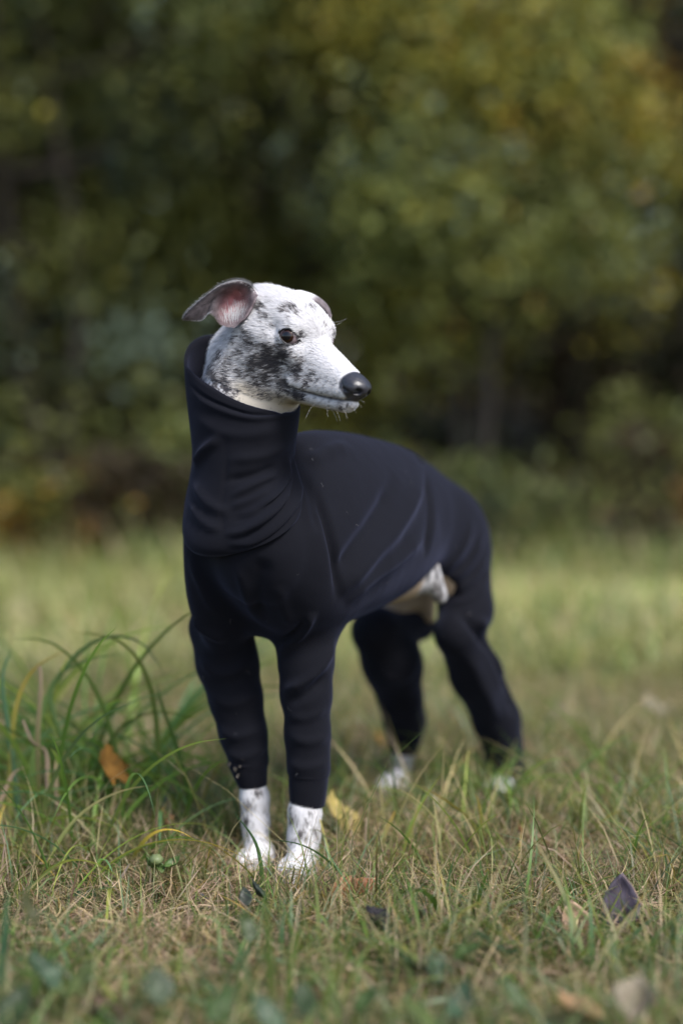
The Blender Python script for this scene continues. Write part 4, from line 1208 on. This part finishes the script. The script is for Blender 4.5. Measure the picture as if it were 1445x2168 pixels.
# ---- materials of the dog
def attr_mat(name, rough=0.75, spec=0.25, sheen=0.0):
    m, nt, b = new_mat(name)
    a = nt.nodes.new('ShaderNodeAttribute'); a.attribute_name = 'col'
    nt.links.new(a.outputs['Color'], b.inputs['Base Color'])
    b.inputs['Roughness'].default_value = rough
    b.inputs['Specular IOR Level'].default_value = spec
    b.inputs['Sheen Weight'].default_value = sheen
    return m, nt, b
mat_coat, nt, b = attr_mat('dog_coat', 0.8, 0.2)
g = nt.nodes.new('ShaderNodeAttribute'); g.attribute_name = 'gloss'
mr = nt.nodes.new('ShaderNodeMapRange'); mr.inputs[3].default_value = 0.8; mr.inputs[4].default_value = 0.38
nt.links.new(g.outputs['Fac'], mr.inputs[0]); nt.links.new(mr.outputs[0], b.inputs['Roughness'])
mr2 = nt.nodes.new('ShaderNodeMapRange'); mr2.inputs[3].default_value = 0.15; mr2.inputs[4].default_value = 0.5
nt.links.new(g.outputs['Fac'], mr2.inputs[0]); nt.links.new(mr2.outputs[0], b.inputs['Specular IOR Level'])
mat_hair, _, _ = attr_mat('dog_hair', 0.6, 0.25)

mat_suit, nt, b = new_mat('navy_sweatshirt_cloth')
b.inputs['Base Color'].default_value = (0.0046, 0.0049, 0.0076, 1)
b.inputs['Roughness'].default_value = 0.92
b.inputs['Specular IOR Level'].default_value = 0.12
b.inputs['Sheen Weight'].default_value = 0.075
b.inputs['Sheen Roughness'].default_value = 0.45
b.inputs['Sheen Tint'].default_value = (0.50, 0.56, 1.0, 1)
tc = nt.nodes.new('ShaderNodeTexCoord')
nz = nt.nodes.new('ShaderNodeTexNoise'); nz.inputs['Scale'].default_value = 900; nz.inputs['Detail'].default_value = 2
nz2 = nt.nodes.new('ShaderNodeTexNoise'); nz2.inputs['Scale'].default_value = 60; nz2.inputs['Detail'].default_value = 4
bp = nt.nodes.new('ShaderNodeBump'); bp.inputs['Strength'].default_value = 0.25; bp.inputs['Distance'].default_value = 0.0006
bp2 = nt.nodes.new('ShaderNodeBump'); bp2.inputs['Strength'].default_value = 0.25; bp2.inputs['Distance'].default_value = 0.002
for n_ in (nz, nz2): nt.links.new(tc.outputs['Object'], n_.inputs['Vector'])
nt.links.new(nz.outputs['Fac'], bp.inputs['Height']); nt.links.new(nz2.outputs['Fac'], bp2.inputs['Height'])
nt.links.new(bp.outputs['Normal'], bp2.inputs['Normal']); nt.links.new(bp2.outputs['Normal'], b.inputs['Normal'])

def sample_mesh_early(V, Fq, n):
    a_, b_, c_, d_ = (V[Fq[:, k]] for k in range(4))
    ar = np.linalg.norm(np.cross(c_ - a_, d_ - b_), axis=1)
    f = rng.choice(len(Fq), n, p=ar/ar.sum()); u, v = rng.random(n)[:, None], rng.random(n)[:, None]
    return (a_[f]*(1-u) + b_[f]*u)*(1-v) + (d_[f]*(1-u) + c_[f]*u)*v, f
# ---- the dog and its clothing
dog = empty('dog', tuple(O2 + AX*0.25))
tag(dog, 'white and grey mottled sighthound in a navy jumpsuit standing in the grass', 'dog')
def under(ob, par, world=True):
    ob.parent = par
    if par is dog: ob.matrix_parent_inverse = Matrix.Translation(-dog.location)
    return ob
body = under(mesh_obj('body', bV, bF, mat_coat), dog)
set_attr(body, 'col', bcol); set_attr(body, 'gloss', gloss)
suit = under(mesh_obj('jumpsuit', sV, sF, mat_suit), dog)
suit['label'] = 'dark navy one-piece jersey jumpsuit with a roll collar and long sleeves'

def loft(name, rings, mat, par, n=96, close=True):
    """tube through rings of points (list of (n,3))"""
    Rg = np.array(rings); k = len(Rg); m = Rg.shape[1]
    V = Rg.reshape(-1, 3)
    i = np.arange(k-1)[:, None]*m; j = np.arange(m)[None, :]; jn = (j + 1) % m
    Fq = np.stack([i + j, i + jn, i + m + jn, i + m + j], -1).reshape(-1, 4)
    return V, Fq

def ring4(L, Rr, Fp, Bp, n=120):
    L, Rr, Fp, Bp = (px(*a) for a in (L, Rr, Fp, Bp))
    C = (L + Rr)/2; A = (Rr - L)/2
    t = np.linspace(0, 2*math.pi, n, endpoint=False)
    s = np.sin(t)[:, None]
    return C + A*np.cos(t)[:, None] + np.where(s > 0, (Fp - C)*s, -(Bp - C)*s)

COLLAR = [
 ((389, 776, 1.992), (630, 846, 1.985), (548, 871, 1.931), (492, 718, 2.050)),
 ((391, 800, 1.992), (629, 862, 1.985), (546, 892, 1.928), (494, 745, 2.055)),
 ((396, 850, 1.992), (627, 895, 1.985), (540, 930, 1.927), (498, 800, 2.062)),
 ((402, 910, 1.993), (624, 935, 1.987), (530, 980, 1.927), (503, 860, 2.070)),
 ((407, 965, 1.997), (624, 972, 1.992), (520, 1030, 1.925), (508, 905, 2.080)),
 ((400, 1030, 2.000), (634, 1004, 2.000), (508, 1085, 1.920), (512, 930, 2.090)),
 ((390, 1085, 2.004), (648, 1042, 2.006), (496, 1140, 1.914), (516, 945, 2.100)),
 ((393, 1112, 2.010), (656, 1066, 2.014), (490, 1168, 1.918), (518, 955, 2.105)),
 ((402, 1122, 2.016), (652, 1078, 2.022), (490, 1176, 1.932), (520, 960, 2.100))]
cr = np.array([ring4(*c) for c in COLLAR])                  # (9, n, 3)
dense = np.stack([catmull(cr[:, j], 70) for j in range(cr.shape[1])], 1)
inner = []
cen = dense[:22].mean(1, keepdims=True)
for i in range(0, 22, 1):
    v = dense[i] - cen[i]; ln = np.linalg.norm(v, axis=1, keepdims=True)
    inner.append(dense[i] - v/ln*(0.0055 if i > 0 else 0.0048))
# rolled edge between the outside and the inside
up = (dense[0] - dense[3]); up /= np.linalg.norm(up, axis=1, keepdims=True)
edge1 = dense[0]*0.75 + inner[0]*0.25 + up*0.0022
edge2 = dense[0]*0.25 + inner[0]*0.75 + up*0.0022
allr = inner[::-1] + [edge2, edge1] + list(dense)
cV, cF = loft('c', allr, None, None)
cF = cF[:, ::-1] if vert_normals(cV, cF)[-200]@(cV[-200] - cV.mean(0)) < 0 else cF
cst = Strokes(cV, cF)
for pts, amp, w in [
    ([(612, 872), (560, 884), (500, 880), (440, 858), (400, 828)], 0.0012, 0.004),
    ([(626, 951), (645, 1004), (637, 1048), (609, 1090), (568, 1126), (526, 1148), (480, 1152)], 0.0045, 0.0055),
    ([(608, 965), (606, 1015), (584, 1045), (551, 1072)], 0.0045, 0.005),
    ([(622, 1000), (600, 1060), (554, 1104), (512, 1126), (470, 1130)], 0.0042, 0.0045),
    ([(618, 985), (604, 1035), (575, 1070), (530, 1096), (490, 1100)], -0.0040, 0.004),
    ([(628, 1020), (606, 1075), (560, 1116), (510, 1138)], -0.0035, 0.0035),
    ([(590, 1000), (545, 1022), (485, 1054)], 0.0036, 0.005),
    ([(580, 1030), (530, 1058), (485, 1075)], 0.0032, 0.0045),
    ([(585, 985), (540, 1005), (470, 1020)], -0.0030, 0.005),
    ([(470, 925), (430, 955), (410, 985)], 0.0040, 0.006),
    ([(405, 1020), (440, 1065), (490, 1090)], 0.0032, 0.006),
    ([(398, 1060), (430, 1105), (470, 1125)], 0.0030, 0.005),
    ([(600, 900), (540, 920), (470, 915), (410, 880)], 0.0020, 0.008),
    ([(615, 940), (560, 965), (480, 975)], 0.0024, 0.007),
    ([(396, 806), (436, 842), (497, 868), (545, 878), (600, 873), (626, 864)], -0.0022, 0.0022),
    ([(398, 818), (440, 853), (497, 878), (545, 888), (600, 883), (624, 874)], 0.0010, 0.003),
    ([(480, 920), (478, 1000), (470, 1080), (478, 1160)], -0.0015, 0.002)]:
    cst.add(pts, amp*1.45, w*0.85)
cV = cst.result()
# the collar lies on the chest of the suit: push each column out along its own radius, smoothly
r0 = len(inner) + 2; nrow = len(allr) - r0
Gc = cV[r0*120:].reshape(nrow, 120, 3); cen_ = Gc.mean(1, keepdims=True)
rad_ = np.zeros_like(Gc); rad_[:, :, 1] = -1.0; rad_[:, :, 2] = 0.1
need = np.zeros((nrow, 120))
for _ in range(6):
    dd = suit_fn((Gc + rad_*need[:, :, None]).reshape(-1, 3).astype(np.float32)).reshape(nrow, 120)
    need += np.clip(0.0045 - dd, 0, 0.01)
front_ = sstep(-0.22, 0.02, np.sin(np.linspace(0, 2*math.pi, 120, endpoint=False)))
need *= front_[None, :]*sstep(0, 1, np.arange(nrow)/25.0)[:, None]
for _ in range(14):
    nb = (np.roll(need, 1, 1) + np.roll(need, -1, 1) + np.vstack([need[:1], need[:-1]]) + np.vstack([need[1:], need[-1:]]))/4
    need = np.maximum(nb, need*0.97 + nb*0.03)
need[-4:] *= np.array([0.9, 0.6, 0.3, 0.0])[:, None]
cV[r0*120:] = (Gc + rad_*need[:, :, None]).reshape(-1, 3)
cV = cV + cst.N*(0.0022*(vnoise(cV, 26.0) - 0.5))[:, None]
collar = under(mesh_obj('roll_collar', cV, cF, mat_suit), suit)

def cuff(sleeve_end, top, bot, Y, rt, rb, tiltx=0.0, bulge=0.0):
    """ribbed band from the end of a sleeve down to its hem"""
    a = px(*top, Y); b_ = px(*bot, Y)
    ax = (b_ - a); ln = np.linalg.norm(ax); ax /= ln
    u = np.cross(ax, [0, 1.0, 0]); u /= np.linalg.norm(u); v = np.cross(ax, u)
    t = np.linspace(0, 2*math.pi, 72, endpoint=False)
    rib = 1 + 0.009*np.cos(t*36)
    prof = [(-0.10, 0.90), (-0.02, 1.00), (0.03, 1.05), (0.08, 1.0), (0.12, 0.985), (0.3, 1.0), (0.6, 1.0), (0.85, 1.0), (0.96, 0.995), (1.0, 0.97), (1.0, 0.93), (0.96, 0.90), (0.6, 0.90)]
    rings = []
    for h, k in prof:
        hh = np.clip(h, 0, 1); r = (R(rt, Y)*(1-hh) + R(rb, Y)*hh)*k
        tilt = tiltx*np.cos(t)*r
        c = a + ax*(h*ln)
        rings.append(c + (np.cos(t)*r*rib)[:, None]*u + (np.sin(t)*r*rib*0.96)[:, None]*v + tilt[:, None]*ax)
    V, Fq = loft('cuff', rings, None, None)
    return under(mesh_obj('cuff', V, Fq, mat_suit), suit)
cuff(None, (653, 1636), (650, 1704), 2.005, 44, 38)
cuff(None, (524, 1612), (535, 1664), 2.049, 43, 31, 0.10)
cuff(None, (1070, 1622), (1072, 1678), 2.371, 44, 40, 0.1)
cuff(None, (857, 1548), (853, 1594), 2.430, 37, 29)
# stray white hairs cling to the cloth
NL = 90
lr, lf = sample_mesh_early(sV, sF, NL)
ln_n = st.N[sF].mean(1)[lf]
lt = np.cross(ln_n, rng.normal(0, 1, (NL, 3))); lt /= np.linalg.norm(lt, axis=1, keepdims=True)
lw = np.cross(ln_n, lt); LL = rng.uniform(0.002, 0.008, NL)[:, None]; W_ = 0.00005
Pm = lr + ln_n*0.0018 + lt*LL*0.5 + lw*LL*rng.uniform(-0.25, 0.25, (NL, 1)); Pe = lr + ln_n*0.0010 + lt*LL
LVv = np.stack([lr + ln_n*0.0008 - lw*W_, lr + ln_n*0.0008 + lw*W_, Pm + lw*W_, Pm - lw*W_, Pe + lw*W_, Pe - lw*W_], 1).reshape(-1, 3)
bi = (np.arange(NL)*6)[:, None]
LFf = np.concatenate([bi + [[0, 1, 2, 3]], bi + [[3, 2, 4, 5]]])
lint = under(mesh_obj('lint', LVv, LFf, mat_hair), suit); tag(lint, kind='stuff')
set_attr(lint, 'col', WHITE*0.6)
# burrs caught on the right sleeve
mat_burr, _, bb_ = new_mat('dry_burr'); bb_.inputs['Base Color'].default_value = (0.28, 0.24, 0.20, 1); bb_.inputs['Roughness'].default_value = 0.9
for bx_, by_, bl_ in ((486, 1618, 9), (497, 1630, 12), (503, 1642, 10), (508, 1622, 7)):
    o_, d_ = pray(bx_, by_); h_ = st.bvh.ray_cast(o_, d_)
    p_ = px(bx_, by_, (h_[0].y if h_[0] is not None else 2.02) - 0.004)
    Vb, Fb = [], []
    for k_ in range(7):
        e_ = rng.normal(0, 1, 3); e_ /= np.linalg.norm(e_); q_ = np.cross(e_, [0.3, 0.5, 0.8]); q_ /= np.linalg.norm(q_)
        L_ = bl_/F_PX*2.0
        i_ = len(Vb); Vb += [p_ - e_*L_*0.5 - q_*0.0007, p_ - e_*L_*0.5 + q_*0.0007, p_ + e_*L_*0.5]; Fb.append((i_, i_+1, i_+2))
    under(mesh_obj('burr', np.array(Vb), Fb, mat_burr), suit)

# ---- ears
def patch(ctrl, nu, nv):
    C = np.array([[px(*p) for p in row] for row in ctrl])          # (k, m, 3)
    A = np.stack([catmull(C[:, j], nu) for j in range(C.shape[1])], 1)
    B = np.stack([catmull(A[i], nv) for i in range(nu)], 0)
    V = B.reshape(-1, 3)
    i = np.arange(nu-1)[:, None]*nv; j = np.arange(nv-1)[None, :]
    Fq = np.stack([i + j, i + j + 1, i + nv + j + 1, i + nv + j], -1).reshape(-1, 4)
    return V, Fq
ye = 1.934
EAR = [  # from the front edge at the head round to the tip: rim, upper, hollow, lower, bottom
 [(548, 622, ye+.004), (541, 634, ye-.002), (532, 652, ye-.001), (520, 672, ye-.001), (500, 692, ye+.002)],
 [(533, 602, ye+.002), (529, 614, ye+.006), (518, 642, ye+.012), (502, 672, ye+.007), (486, 692, ye+.003)],
 [(511, 593, ye-.003), (508, 603, ye-.001), (496, 632, ye+.015), (482, 666, ye+.009), (470, 687, ye+.002)],
 [(487, 594, ye-.006), (485, 605, ye-.004), (475, 628, ye+.011), (466, 655, ye+.010), (458, 674, ye+.002)],
 [(464, 603, ye-.005), (463, 613, ye-.004), (460, 627, ye+.002), (455, 644, ye+.002), (449, 662, ye+.002)],
 [(440, 621, ye-.002), (442, 628, ye-.002), (446, 640, ye+.003), (444, 652, ye+.005), (442, 664, ye+.006)],
 [(416, 641, ye+.004), (420, 647, ye+.003), (428, 659, ye+.006), (431, 668, ye+.009), (430, 677, ye+.011)],
 [(397, 659, ye+.010), (401, 664, ye+.009), (408, 669, ye+.010), (410, 673, ye+.012), (409, 677, ye+.014)],
 [(390, 672, ye+.014), (391, 673, ye+.014), (392, 674, ye+.014), (392, 675, ye+.015), (392, 676, ye+.016)]]
eV, eF = patch(EAR, 56, 30)
def ear_mesh(name, V, Fq, nu, nv, th, col_in, col_out):
    N = vert_normals(V, Fq)
    tocam = np.array([0, 0, CAM_H]) - V
    sgn = np.sign((N*tocam).sum(1).mean())
    N = N*sgn
    n = len(V)
    edge = np.zeros((nu, nv)); ii, jj = np.mgrid[0:nu, 0:nv]
    dj = np.minimum(jj, nv-1-jj)/(nv/2); di = (nu-1-ii)/(nu/2)
    tk = (np.clip(np.minimum(dj*3, di*3), 0.15, 1)).reshape(-1, 1)*th
    V2 = np.concatenate([V + N*tk*0.3, V - N*tk*0.7])
    F2 = Fq[:, ::-1] + n
    if sgn < 0: F2, Fq = F2[:, ::-1], Fq[:, ::-1]
    I = np.arange(n).reshape(nu, nv)
    loop = np.concatenate([I[0, :], I[1:, -1], I[-1, -2::-1], I[-2:0:-1, 0]])
    ln = np.roll(loop, -1)
    side = np.stack([loop, ln, ln + n, loop + n], -1)
    ob = under(mesh_obj(name, V2, np.concatenate([Fq, F2, side]), mat_coat), dog)
    set_attr(ob, 'col', np.concatenate([col_in, col_out])); set_attr(ob, 'gloss', np.zeros((2*n, 3)))
    return ob, N
nu, nv = 56, 30
uu, vv = np.mgrid[0:nu, 0:nv]; uu = (uu/(nu-1)).ravel(); vv = (vv/(nv-1)).ravel()
nz1 = vnoise(eV, 160.0); nz_2 = vnoise(eV + 1.7, 420.0)
pink = np.array([0.30, 0.115, 0.12]); grey = np.array([0.16, 0.135, 0.145]); dark = np.array([0.035, 0.030, 0.034])
hol = np.exp(-((uu - 0.24)/0.16)**2 - ((vv - 0.52)/0.30)**2)
cin = grey*(0.45 + 1.1*nz_2[:, None])
cin = cin*(1-hol[:, None]) + pink*(0.55 + 0.9*nz1[:, None])*hol[:, None]
dk = sstep(0.05, 0.10, vv)*sstep(0.32, 0.16, vv)*sstep(0.03, 0.12, uu)*0.9
cin = cin*(1-dk[:, None]) + dark*dk[:, None]
fold = np.exp(-((uu - 0.55)/0.05)**2)*sstep(0.3, 0.5, vv)*0.8
cin = cin*(1-fold[:, None]) + dark*1.2*fold[:, None]
rimw = np.maximum(sstep(0.09, 0.05, vv), sstep(0.93, 0.98, vv)*(uu > 0.5))
cin = cin*(1-rimw[:, None]) + WHITE*0.95*rimw[:, None]
cout = np.where((vv < 0.25)[:, None], WHITE*(0.75 + 0.25*nz1[:, None]), grey*(0.6 + nz_2[:, None]))
ear, eN = ear_mesh('ear', eV, eF, nu, nv, 0.0032, cin, cout)
yf = 2.0
EAR2 = [
 [(606, 626, yf), (607, 640, yf), (610, 660, yf)],
 [(616, 618, yf-.004), (622, 634, yf-.008), (628, 655, yf-.004)],
 [(632, 614, yf-.002), (640, 630, yf-.008), (648, 652, yf-.004)],
 [(650, 618, yf-.002), (656, 632, yf-.008), (664, 650, yf-.004)],
 [(668, 625, yf), (670, 638, yf-.006), (678, 655, yf-.002)],
 [(684, 636, yf+.002), (684, 648, yf-.003), (688, 662, yf)],
 [(696, 650, yf+.003), (694, 658, yf), (695, 668, yf)],
 [(702, 668, yf+.004), (701, 671, yf+.003), (700, 675, yf+.002)]]
fV, fF = patch(EAR2, 36, 16)
u2, v2 = np.mgrid[0:36, 0:16]; u2 = (u2/35).ravel(); v2 = (v2/15).ravel()
dk = sstep(0.50, 0.68, u2 + 0.25*v2)[:, None]
c2 = WHITE*(0.8 + 0.2*vnoise(fV, 200.0)[:, None])*(1-dk) + grey*(0.35 + 0.8*vnoise(fV + 2, 300.0)[:, None])*dk
ear_mesh('ear', fV, fF, 36, 16, 0.003, c2, c2)

# ---- eyes
mat_eye, nt, b = new_mat('eyeball')
a = nt.nodes.new('ShaderNodeAttribute'); a.attribute_name = 'col'
nt.links.new(a.outputs['Color'], b.inputs['Base Color'])
b.inputs['Roughness'].default_value = 0.04; b.inputs['Specular IOR Level'].default_value = 0.5

def eyeball(side, gaze):
    c = hw(*(EYE_C*[1, side, 1])); z = _unit(gaze)
    x = _unit(np.cross(z, [0, 0, 1.0])); y = np.cross(z, x)
    V, Cc, Fq = [], [], []
    nr, ns = 40, 48
    r = EYE_R*0.001
    for i in range(nr + 1):
        th = math.pi*(i/nr)**1.5 if i < nr else math.pi
        bump = 1 + 0.05*math.exp(-(th/0.55)**2)
        for j in range(ns):
            ph = 2*math.pi*j/ns
            V.append(c + r*bump*(z*math.cos(th) + (x*math.cos(ph) + y*math.sin(ph))*math.sin(th)))
            mmr = math.degrees(th)
            if mmr < 24: col = (0.004, 0.004, 0.006)
            elif mmr < 37:
                k = (mmr - 23)/14; f = 0.75 + 0.5*random.random()
                col = (0.026*f*(1.15-0.5*k), 0.009*f*(1.1-0.5*k), 0.005*f*(1-.4*k))
            elif mmr < 41: col = (0.012, 0.008, 0.008)
            else: col = (0.20, 0.15, 0.16)
            Cc.append(col)
    for i in range(nr):
        for j in range(ns):
            Fq.append((i*ns + j, (i+1)*ns + j, (i+1)*ns + (j+1) % ns, i*ns + (j+1) % ns))
    ob = under(mesh_obj('eye', np.array(V), np.array(Fq), mat_eye), dog)
    set_attr(ob, 'col', np.array(Cc))
random.seed(3)
def sphere_dir(x, y, c, r):
    o, d = pray(x, y); o = np.array(o); d = np.array(d)
    oc = o - c; bq_ = oc@d; disc = bq_*bq_ - (oc@oc - r*r)
    t = -bq_ - math.sqrt(max(disc, 0))
    return _unit(o + d*t - c)
ge = sphere_dir(606.5, 711.5, hw(*EYE_C), EYE_R*0.001)
eyeball(1, ge)
gl = HM@ge
eyeball(-1, HM.T@(gl*[1, -1, 1]))

# ---- short coat: real hairs over the bare skin
def sample_mesh(V, Fq, wgt, n):
    a_, b_, c_, d_ = (V[Fq[:, k]] for k in range(4))
    ar = np.linalg.norm(np.cross(c_ - a_, d_ - b_), axis=1)*0.5*wgt
    f = rng.choice(len(Fq), n, p=ar/ar.sum())
    u, v = rng.random(n)[:, None], rng.random(n)[:, None]
    return (a_[f]*(1-u) + b_[f]*u)*(1-v) + (d_[f]*(1-u) + c_[f]*u)*v, f

def hair_mesh(name, root, nrm, dirs, length, width, cols, lift=0.28):
    n = len(root)
    t = dirs - nrm*(dirs*nrm).sum(1, keepdims=True)
    t /= np.linalg.norm(t, axis=1, keepdims=True) + 1e-9
    d = t + nrm*lift
    d += rng.normal(0, 0.13, (n, 3)); d /= np.linalg.norm(d, axis=1, keepdims=True)
    side = np.cross(nrm, d); side /= np.linalg.norm(side, axis=1, keepdims=True) + 1e-9
    L = length[:, None]; W = width[:, None]*0.5
    mid = root + d*L*0.55; tip = root + d*L - nrm*L*0.12
    V = np.stack([root - side*W - nrm*0.0003, root + side*W - nrm*0.0003, mid + side*W*0.8, mid - side*W*0.8, tip, tip], 1)
    V = V[:, :5].reshape(-1, 3)
    i = np.arange(n)[:, None]*5
    Fq = np.concatenate([i + np.array([[0, 1, 2]]), i + np.array([[0, 2, 3]]), i + np.array([[3, 2, 4]])])
    ob = under(mesh_obj(name, V, Fq, mat_hair), dog)
    set_attr(ob, 'col', np.repeat(cols, 5, 0))
    return tag(ob, kind='stuff')

fc = bV[bF].mean(1)
zone = ((fc[:, 2] > 0.545)*1.0 + ((fc[:, 2] < 0.155) & (fc[:, 2] > 0.004))*0.35)
fq = head_local(fc.astype(np.float32)).astype(float)
fnm, frim, fmouth = nm[bF].max(1), rim[bF].max(1), mouth[bF].mean(1)
zone = zone*(fnm < 0.3)*(frim < 0.3)*(1 - 0.7*fmouth)
zone *= np.where((fc[:, 2] > 0.5) & (fq[:, 0] < -120), 0.1, 1)
NH = 150000
root, fi = sample_mesh(bV, bF, zone, NH)
fn_ = bN[bF].mean(1)[fi]; fn_ /= np.linalg.norm(fn_, axis=1, keepdims=True)
rq = head_local(root.astype(np.float32)).astype(float)
keep = np.ones(NH, bool)
for side in (1, -1):
    al, w = almond(rq, side)
    keep &= ~((al < 1.8) & (w > 0) & (np.linalg.norm(rq*[1, side, 1] - EYE_C, axis=1) < 20))
bvc = BVHTree.FromPolygons(cV.tolist(), cF.tolist())
for i_ in np.where((root[:, 2] > 0.5) & (root[:, 2] < 0.66) & (rq[:, 2] < -20))[0]:
    if bvc.find_nearest(Vector(root[i_]), 0.012)[0] is not None: keep[i_] = False
root, fn_, rq = root[keep], fn_[keep], rq[keep]
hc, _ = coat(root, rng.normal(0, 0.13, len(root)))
hnm, hrim, hmouth = features(rq)
hc = hc*(1-0.8*hmouth[:, None]) + np.array([0.03, 0.026, 0.026])*0.8*hmouth[:, None]
hc = hc*rng.uniform(0.80, 1.12, (len(root), 1))
onhead = rq[:, 0] > -75
dirs = np.where((root[:, 2] < 0.5)[:, None], np.array([0, 0, -1.0]),
       np.where(onhead[:, None], -HF + np.array([0, 0, -0.35]), -HF*0.5 + np.array([-0.2, 0.1, -1.0])))
ln = np.where(root[:, 2] < 0.5, 0.005, np.interp(rq[:, 0], [-110, -60, -10, 40, 95], [0.011, 0.0085, 0.0058, 0.0045, 0.003]))
hair_mesh('fur', root, fn_, dirs, ln*rng.uniform(0.7, 1.25, len(root)), np.full(len(root), 0.00034), hc)
# ear hair
er, ef = sample_mesh(eV, eF, np.ones(len(eF)), 9000)
en = eN[eF].mean(1)[ef]; eu = uu[eF].mean(1)[ef]; ev = vv[eF].mean(1)[ef]
ec = cin[eF].mean(1)[ef]*rng.uniform(0.7, 1.3, (9000, 1))
tuft = (np.exp(-((eu - 0.13)/0.09)**2 - ((ev - 0.80)/0.16)**2)*0.45 > rng.random(9000))
ec[tuft] = WHITE*0.75
k = (ev > 0.06) & ((np.exp(-((eu - 0.24)/0.13)**2 - ((ev - 0.5)/0.25)**2) < 0.6) | tuft)
hd = np.where(tuft[:, None], np.array([-0.1, -0.2, 1.0]), np.array([-0.8, 0, -0.4]))
hair_mesh('fur', er[k] + en[k]*0.0006, en[k], hd[k], np.where(tuft, 0.011, 0.0045)[k], np.full(k.sum(), 0.00035), ec[k], 0.35)
# fringe along the rim of the ear
I = np.arange(nu*nv).reshape(nu, nv)
rimv = eV[I[:, 0]]; rt_ = catmull(rimv, 1400)
tg = np.gradient(rt_, axis=0); tg /= np.linalg.norm(tg, axis=1, keepdims=True)
outw = np.cross(tg, [0, 1.0, 0]); outw *= np.sign(outw[:, 2:3] + 1e-9)
hair_mesh('fur', rt_ + rng.normal(0, 0.0006, rt_.shape), outw, tg, rng.uniform(0.003, 0.006, 1400), np.full(1400, 0.0003), WHITE*np.ones((1400, 1)), 0.5)

# ---- whiskers
mat_whisk, _, b = new_mat('whisker'); b.inputs['Base Color'].default_value = (0.75, 0.73, 0.72, 1); b.inputs['Roughness'].default_value = 0.4
def tube(pts, r0, r1, n=6, k=14):
    c = catmull(pts, k); V = []; Fq = []
    for i in range(k):
        t = c[min(i+1, k-1)] - c[max(i-1, 0)]; t /= np.linalg.norm(t) + 1e-12
        u = np.cross(t, [0.3, 0.2, 0.93]); u /= np.linalg.norm(u); v = np.cross(t, u)
        r = r0 + (r1 - r0)*i/(k-1)
        for j in range(n):
            a_ = 2*math.pi*j/n
            V.append(c[i] + r*(u*math.cos(a_) + v*math.sin(a_)))
    for i in range(k-1):
        for j in range(n): Fq.append((i*n + j, i*n + (j+1) % n, (i+1)*n + (j+1) % n, (i+1)*n + j))
    return np.array(V), np.array(Fq)
for (x, y, dx, dy, ln_) in [(668, 853, -22, 34, 1), (690, 857, 4, 26, 1), (700, 866, 14, 26, 1), (712, 870, 8, 22, 1), (725, 866, 10, 20, 1),
                            (742, 858, 12, 16, 1), (752, 852, 14, 12, 1), (705, 690, 26, -14, 1), (702, 684, 32, -10, 1), (760, 846, 12, 8, 1)]:
    o, d = pray(x, y); h = bst.bvh.ray_cast(o, d)
    Y0 = h[0].y if h[0] is not None else 1.93
    p0 = px(x, y, Y0); p2 = px(x + dx, y + dy, Y0 - 0.012); p1 = px(x + dx*0.55, y + dy*0.4, Y0 - 0.008)
    V, Fq = tube([p0, p1, p2], 0.00009, 0.00003)
    under(mesh_obj('whisker', V, Fq, mat_whisk), dog)
